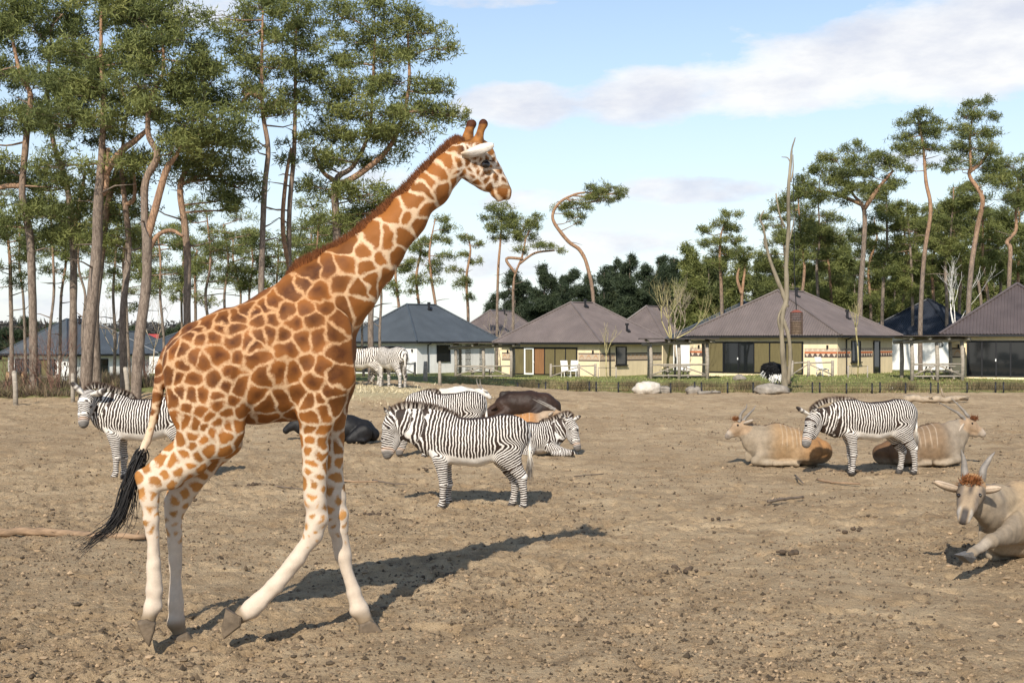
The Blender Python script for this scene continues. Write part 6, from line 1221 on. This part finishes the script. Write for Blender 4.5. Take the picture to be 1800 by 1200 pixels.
def make_ostrich():
    fr = Frame(1364, 681, 0); root = empty('ostrich', (fr.X, fr.Y, fr.z0), 0); tag(root, 'black ostrich with white wing plumes beside the bare trunk, neck lowered', 'ostrich')
    S = Sdf(.022); S.chain('body', fr.chain([(1350, 648, 10, 1), (1358, 650, 13.5, 1.0), (1368, 652, 12.5, .95), (1375, 653, 8, .9)]), .06)
    S.chain('neck', fr.chain([(1375, 651, 5.5, 1, -.1), (1381, 645, 2.8, 1, -.1), (1385, 650, 2.0, 1, -.1), (1386, 662, 1.9, 1, -.1), (1387, 670, 2.3, 1, -.1), (1390, 672, 1.5, .9, -.1)]), .02); S.kj['neck'] = .05
    for i, (v, dx) in enumerate(((-.13, 0), (.13, 11))):
        S.chain('leg%d' % i, fr.chain([(1360 + dx * .5, 659, 5.5, .8, v), (1357 + dx, 667, 2.4, 1, v), (1359 + dx, 673, 1.5, 1, v), (1358 + dx, 680, 1.3, 1, v), (1354 + dx, 681, 1.4, 1, v)]), .02); S.kj['leg%d' % i] = .04
    V, F = S.build(1); dn, _ = pp_norm(V, fr.chain([(1350, 648, 10, 1), (1358, 650, 13.5, 1.0), (1368, 652, 12.5, .95), (1375, 653, 8, .9)]))
    c = c_mix((.008, .008, .009), (.42, .30, .24), sstep(dn, 1.12, 1.3)); mesh_np('body', V, F, MATS['coat'], root, cols=c)
    body = V[dn < 1.15]; n = 3200; B = body[rng.integers(0, len(body), n)]; cen = fr.p(1362, 650); D = (B - cen); D /= np.linalg.norm(D, axis=1)[:, None]; D = D * .5 + np.array((-.5, 0, -.75)) + rng.normal(0, .22, (n, 3)); D /= np.linalg.norm(D, axis=1)[:, None]
    Vb, Fb = blades(B, D, rng.uniform(.10, .22, n), np.full(n, .04)); mesh_np('plumage', Vb, Fb, MATS['coat'], root, cols=np.tile((.010, .010, .011), (n * 5, 1)))
    for cx, cy, v, dr, nm in ((1361, 661, -.36, (-.25, -.3, -.9), 'wing_plume'), (1372, 661, -.34, (.1, -.3, -.9), 'wing_plume'), (1347, 655, -.05, (-.7, -.1, -.7), 'tail_plume')):
        n = 170; B = fr.p(cx, cy, v) + rng.normal(0, .09, (n, 3)); D = np.array(dr) + rng.normal(0, .25, (n, 3)); D /= np.linalg.norm(D, axis=1)[:, None]; Vb, Fb = blades(B, D, rng.uniform(.14, .3, n), np.full(n, .04)); mesh_np(nm, Vb, Fb, MATS['coat'], root, cols=np.tile((.72, .70, .66), (n * 5, 1)))['kind'] = 'stuff'
# ---------------------------------------------------------------- small things
def gtop(x, y): return gz(x, y) + float(rough_h(np.array([x]), np.array([y]))[0]) * .9
def make_small():
    # short black fence posts with wires along the paddock edge
    n = 0; prev = None
    for px in (910, 947, 959, 998, 1036, 1048, 1087, 1130, 1179, 1221, 1233, 1279, 1324, 1365, 1428, 1441, 1488, 1533, 1547, 1592, 1636, 1649, 1700, 1750, 1764, 1812):
        Y = 61.2 + .25 * math.sin(px * .03); X = (px - 900) / FPX * Y; z = gtop(X, Y); root = empty('fence_post', (X, Y, z)); tag(root, 'short black post of the low wire fence before the grass verge', 'post', 'low fence posts along the verge')
        m = MB(); m.tube([(0, 0, -.2), (0, 0, .52)], [.045, .042], 8); m.build('stake', BLACKM, root, True); m = MB(); m.tube([(0, 0, .52), (0, 0, .56)], [.05, .03], 8); m.build('cap', BLACKM, root, True)
    xs = np.linspace(at(905, 600, 61.3)[0], at(1830, 600, 61.3)[0], 60); wire = empty('fence_wire', (xs[0], 61.2, 0)); tag(wire, 'thin strands of wire strung along the low black posts', 'wire')
    for hgt in (.20, .38, .50):
        m = MB(); m.tube([(x - xs[0], .25 * math.sin(((x / 61.3 * FPX) + 900) * .03), gz(x, 61.2) + hgt) for x in xs], [.008] * 60, 4, False); m.build('strand', BLACKM, wire, True)
    # wooden posts by the scrub and the hay
    LOGM = MATS['weathered_log']
    for i, (px, py, tp, lean, lab) in enumerate([(28, 712, 653, -3, 'weathered wooden post at the scrub, nearest the veranda chairs'), (128, 706, 657, 0, 'weathered wooden post behind the zebra facing the viewer'), (62, 692, 636, 1, 'thin wooden post beside the grey-barked pine'), (226, 698, 646, -6, 'leaning wooden post beside the forked orange pine'), (233, 700, 640, 2, 'dark wooden post against the forked pine trunk'),
                                           (703, 677, 636, 0, 'wooden post beside the zebra seen from behind'), (747, 673, 636, 1, 'double-thick wooden post before the white lodge window'), (773, 677, 636, 0, 'thin wooden post before the black painted panels')]):
        f = Frame(px, py); h = (py - tp) * f.Y / FPX; root = empty('wooden_post', (f.X, f.Y, f.z0)); tag(root, lab, 'post'); m = MB(); r = (.09, .08, .06, .09, .08, .09, .12, .08)[i]; dx = lean * f.Y / FPX
        m.tube([(0, 0, -.3), (dx * .4, 0, h * .5), (dx, 0, h)], [r, r * .95, r * .85], 9, True, .05, i); m.build('shaft', LOGM if i != 4 else DEADW, root, True); m = MB(); m.tube([(dx, 0, h), (dx, 0, h + .03)], [r * .8, r * .5], 9); m.build('cut_top', LOGM, root, True)
    # rocks
    def rock(label, px, py, rx, ry, rz, mat, seed, group=None):
        f = Frame(px, py); V, F = uv_ball((0, 0, 0), 1, 28, 18); d = 1 + .22 * vnoise(V * 1.6 + seed, 61) + .10 * vnoise(V * 4 + seed, 62) + .05 * vnoise(V * 9 + seed, 63); V = V * d[:, None] * np.array((rx, ry, rz)); V[:, 2] = np.maximum(V[:, 2] + rz * .45, -.1)
        o = mesh_np('rock', V, F, mat, None); o.location = (f.X, f.Y, f.z0); tag(o, label, 'rock', group)
    wr = M('pale_rock', (.50, .45, .38), .9, .25, 4, .6, .05); gr = M('grey_rock', (.24, .21, .175), .9, .35, 4, .6, .05)
    rock('large white boulder at the paddock edge before the low fence', 1138, 691, .66, .45, .42, wr, 3); rock('small grey rock against the white boulder', 1168, 690, .35, .3, .26, gr, 9); rock('long flat grey boulder under the dead tree', 1358, 692, .85, .5, .34, gr, 14); rock('low grey stone between the fence posts near the pergola', 1220, 691, .42, .35, .28, gr, 21); rock('pale stone on the verge near the fence', 1572, 688, .3, .25, .16, wr, 33); rock('grey stone on the verge behind the grazing ostrich', 1300, 668, .4, .3, .24, gr, 41)
    # logs and sticks
    def log(label, P, r, mat, name='log', seed=0, knots=3):
        pts = []
        for (px, py) in P: f = Frame(px, py); pts.append((f.X, f.Y, f.z0 + r * .75 + .01))
        pts = np.array(pts); c = catmull(pts, 6); c[:, 2] += np.random.default_rng(seed).normal(0, r * .12, len(c)); root = empty(name, tuple(pts[0] - (0, 0, r))); tag(root, label, name.replace('_', ' ')); T = MB(); T.tube(c - np.array(root.location), r * (1 - .35 * np.linspace(0, 1, len(c))), 9, True, .09, seed); T.build('stem', mat, root, True)
        rg = np.random.default_rng(seed + 5)
        for k in range(knots):
            i = rg.integers(1, len(c) - 1); e = c[i] + np.array((rg.normal(0, 1), rg.normal(0, .4), abs(rg.normal(0, .5)))) * r * 3; m = MB(); m.tube(np.array([c[i], (c[i] + e) / 2, e]) - np.array(root.location), [r * .4, r * .3, r * .12], 6); m.build('side_twig', mat, root, True)
    lm = M('stripped_log', (.25, .165, .10), .85, .4, 6, .6, .02, stretch=(.6, 3, 3)); dm = M('dark_stick', (.13, .10, .075), .9, .3, 8, .5)
    log('long stripped log lying across the sand behind the giraffe tail', [(-30, 944), (60, 943), (150, 947), (256, 951)], .062, lm, seed=2); log('pale fallen log at the paddock edge before the dark roofed lodge', [(1588, 706), (1640, 707), (1700, 706)], .17, M('pale_log', (.31, .245, .175), .9, .3, 5, .5), seed=4); log('grey fallen log by the stones near the pergola', [(1228, 693), (1266, 692)], .10, gr, seed=5)
    for i, (P, r, lab) in enumerate([([(596, 847), (630, 849), (664, 848)], .022, 'thin pale stick on the sand behind the giraffe foreleg'), ([(655, 846), (690, 852), (715, 853)], .016, 'thin crooked stick beside another stick near the zebra with its head hung low'), ([(1350, 884), (1385, 880), (1412, 877)], .028, 'short dark stick with a knobbly end on open sand'), ([(1437, 846), (1470, 851), (1512, 853)], .028, 'bent stick lying before the standing zebra between eland'), ([(1398, 838), (1412, 852)], .02, 'small twig poking up near the bent stick'), ([(880, 842), (935, 838)], .012, 'straw-thin twig behind the zebra tail'), ([(1010, 838), (1060, 835)], .014, 'thin twig lying near the young zebra'), ([(470, 855), (540, 862)], .016, 'thin twig between the giraffe legs')]):
        log(lab, P, r, lm if i in (0, 3) else dm, 'stick', 20 + i, 2)
    # dung heaps: a few countable ones
    for i, (px, py, n) in enumerate([(655, 905, 16), (445, 852, 10), (1472, 826, 9), (1508, 827, 8), (1260, 905, 8), (1205, 1008, 9), (748, 828, 8), (1395, 975, 8), (1505, 935, 6), (330, 880, 7)]):
        f = Frame(px, py); root = empty('dung_heap', (f.X, f.Y, gtop(f.X, f.Y))); tag(root, 'small dark heap of droppings on the sand', 'dung', 'dung heaps on the sand'); rg = np.random.default_rng(i); m = MB()
        for k in range(n):
            c = (rg.normal(0, .11), rg.normal(0, .09), .015 + .02 * rg.random()); V, F = uv_ball(c, rg.uniform(.02, .04), 7, 5, (1.3, 1, .8)); m.add(V, [tuple(q) for q in F])
        o = m.build('droppings', M('dung', (.075, .052, .034), .9, .35, 18, .4), root, True); o['kind'] = 'stuff'
    # clods of earth thrown up by hooves
    ico = []
    g = (1 + 5 ** .5) / 2
    iv = np.array([(-1, g, 0), (1, g, 0), (-1, -g, 0), (1, -g, 0), (0, -1, g), (0, 1, g), (0, -1, -g), (0, 1, -g), (g, 0, -1), (g, 0, 1), (-g, 0, -1), (-g, 0, 1)]) / math.sqrt(1 + g * g)
    jf = np.array([(0, 11, 5), (0, 5, 1), (0, 1, 7), (0, 7, 10), (0, 10, 11), (1, 5, 9), (5, 11, 4), (11, 10, 2), (10, 7, 6), (7, 1, 8), (3, 9, 4), (3, 4, 2), (3, 2, 6), (3, 6, 8), (3, 8, 9), (4, 9, 5), (2, 4, 11), (6, 2, 10), (8, 6, 7), (9, 8, 1)])
    n = 11000; Yc = 1 / rng.uniform(1 / 62, 1 / 8.6, n); Xc = rng.uniform(-.47, .47, n) * Yc; P3 = np.stack([Xc * .28 + 11, Yc * .28 + 11, 0 * Xc + 11], 1); dens = .5 + .9 * vnoise(np.stack([Xc, Yc, 0 * Xc], 1) * .28 + 11, 8); keep = rng.random(n) < np.clip(dens, .15, 1); Xc, Yc = Xc[keep], Yc[keep]; n = len(Xc)
    Zc = gz(Xc, Yc) + rough_h(Xc[None], Yc[None])[0] * .9; sz = np.exp(rng.normal(-4.42, .50, n)) * (1 + Yc * .012); sz = np.minimum(sz, .034)
    V = (iv[None] * rng.uniform(.65, 1.25, (n, 12, 1)) * sz[:, None, None]) * np.stack([rng.uniform(.8, 1.5, n), rng.uniform(.8, 1.3, n), rng.uniform(.5, .85, n)], 1)[:, None] + np.stack([Xc, Yc, Zc + sz * .15], 1)[:, None]
    F = (jf[None] + 12 * np.arange(n)[:, None, None]).reshape(-1, 3); base = np.array((.32, .225, .135)); tint = rng.choice([.25, .45, .7, .95, 1.15], n, p=[.20, .28, .32, .18, .02]); cols = np.repeat((base[None] * tint[:, None]), 12, 0)
    o = mesh_np('earth_clods', V.reshape(-1, 3), F, MATS['coat'], None, False, cols=cols); tag(o, 'loose clods of earth scattered over the churned sand', 'clods', kind='stuff')
    # fine crumbs between the clods
    n = 52000; Yc = 1 / rng.uniform(1 / 40, 1 / 8.8, n); Xc = rng.uniform(-.46, .46, n) * Yc; keep = rng.random(n) < np.clip(.6 + .8 * vnoise(np.stack([Xc, Yc, 0 * Xc], 1) * .4, 18), .15, 1); Xc, Yc = Xc[keep], Yc[keep]; n = len(Xc)
    Zc = gz(Xc, Yc) + rough_h(Xc[None], Yc[None])[0] * .9; sz = np.exp(rng.normal(-4.75, .40, n)) * (1 + Yc * .02); ov = np.array([(1, 0, 0), (-1, 0, 0), (0, 1, 0), (0, -1, 0), (0, 0, 1), (0, 0, -1.0)]); of = np.array([(0, 2, 4), (2, 1, 4), (1, 3, 4), (3, 0, 4), (2, 0, 5), (1, 2, 5), (3, 1, 5), (0, 3, 5)])
    V = ov[None] * rng.uniform(.6, 1.4, (n, 6, 1)) * sz[:, None, None] + np.stack([Xc, Yc, Zc + sz * .2], 1)[:, None]; F = (of[None] + 6 * np.arange(n)[:, None, None]).reshape(-1, 3); tint = rng.choice([.18, .35, .6, .9, 1.2], n, p=[.20, .25, .27, .22, .06])
    o = mesh_np('earth_crumbs', V.reshape(-1, 3), F, MATS['coat'], None, False, cols=np.repeat(base[None] * tint[:, None], 6, 0)); tag(o, 'fine dark crumbs of earth and manure over the sand', 'crumbs', kind='stuff')
    # verge grass, dry tufts and scrub
    def grass(name, label, n, region, length, cols, wid=.03, clump=0, lean=.35):
        X, Y, H = region(n); B = np.stack([X, Y, gz(X, Y) - .02 + .10 * np.clip((Y - FENCE_Y) / 1.5, 0, 1) * np.clip((FENCE_Y + 9 - Y) / 7, 0, 1) * (X > -3)], 1); D = np.array((0, 0, 1.0)) + rng.normal(0, lean, (n, 3)); D /= np.linalg.norm(D, axis=1)[:, None]; Vb, Fb = blades(B, D, length * H * rng.uniform(.5, 1.2, n), np.full(n, wid)); ci = np.array(cols)[rng.integers(0, len(cols), n)] * rng.uniform(.7, 1.25, (n, 1))
        o = mesh_np(name, Vb, Fb, MATS['coat'], None, False, cols=np.repeat(ci, 5, 0)); tag(o, label, name.replace('_', ' '), kind='stuff')
    def verge(n):
        X = rng.uniform(-4, 33, n); t = rng.random(n) ** 1.6; Y = FENCE_Y + .2 + t * 9; k = .5 + 1.0 * np.clip(vnoise(np.stack([X * .5, Y * .5, 0 * X], 1), 5) + .15, 0, 1); return X, Y, k * (1 - .5 * t)
    grass('verge_grass', 'short dry grass on the verge behind the low fence', 46000, verge, .26, [(.17, .17, .06), (.22, .205, .08), (.30, .24, .13), (.18, .12, .06), (.16, .15, .06), (.24, .18, .095)], .028)
    def lawn(n):
        X = rng.uniform(-12, 36, n); Y = rng.uniform(68, 88, n); return X, Y, .6 + .4 * rng.random(n)
    grass('lawn_grass', 'short green grass around the lodges', 22000, lawn, .14, [(.17, .20, .055), (.22, .24, .08), (.26, .24, .11)], .05)
    cl = np.array([at(p, 690, 62.6 + q)[:2] for p, q in ((1015, 0), (1025, .5), (1190, 0), (1195, .6), (1310, .2), (1315, .8), (1580, 0), (1590, .5), (1720, .2), (1730, .3), (1762, 0), (1790, .4), (930, .5), (1110, .7), (1250, .4))])
    def rush(n):
        i = rng.integers(0, len(cl), n); return cl[i, 0] + rng.normal(0, .32, n), cl[i, 1] + rng.normal(0, .25, n), np.ones(n)
    grass('rush_clumps', 'dark bristly rush clumps along the low fence', 5200, rush, .55, [(.085, .075, .035), (.13, .10, .05), (.20, .15, .08)], .022, lean=.28)
    def scrub(n):
        t = rng.random(n); px = rng.uniform(-60, 300, n); Y = 45.5 + rng.random(n) ** 1.3 * 14 + np.where(px > 180, 1.5, 0); X = (px - 900) / FPX * Y; k = .45 + .9 * np.clip(vnoise(np.stack([X * .6, Y * .6, 0 * X], 1), 15) + .3, 0, 1); return X, Y, k
    grass('dry_scrub', 'tangle of brown scrub and dead grass below the pine grove', 42000, scrub, .62, [(.11, .075, .05), (.16, .11, .07), (.12, .115, .05), (.22, .17, .10), (.085, .06, .045)], .022, lean=.5)
    def hay(n): return -5.2 + rng.normal(0, 2.3, n), 47 + rng.normal(0, 2.2, n), np.ones(n)
    grass('scattered_hay', 'pale hay scattered on the ground at the far zebras', 6000, hay, .16, [(.52, .44, .28), (.58, .50, .34), (.44, .36, .22)], .03, lean=2.5)
    # red-brown twiggy bushes in the scrub
    for i, (px, Y, h) in enumerate([(95, 46, 2.6), (60, 47, 1.8), (110, 49, 2.2), (250, 49, 1.3), (15, 47, 1.5)]):
        X = (px - 900) / FPX * Y; z0 = gz(X, Y); T = Tree()
        for k in range(9):
            d = np.array((rng.normal(0, .35), rng.normal(0, .35), 1.0)); d /= np.linalg.norm(d); branchy(T, (X + rng.normal(0, .1), Y + rng.normal(0, .1), z0 - .1), d, h * .45, .018, 3, .4, .35)
        T.build('twiggy_bush', 'leafless reddish twiggy bush in the scrub below the grove', 'bush', 'twiggy bushes in the scrub', (X, Y, z0), barkmat=M('red_twig', (.16, .085, .06), .85, .3, 5, .2))
make_houses(); make_trees(); make_giraffe(); make_zebras(); make_beasts(); make_ostrich(); make_small()
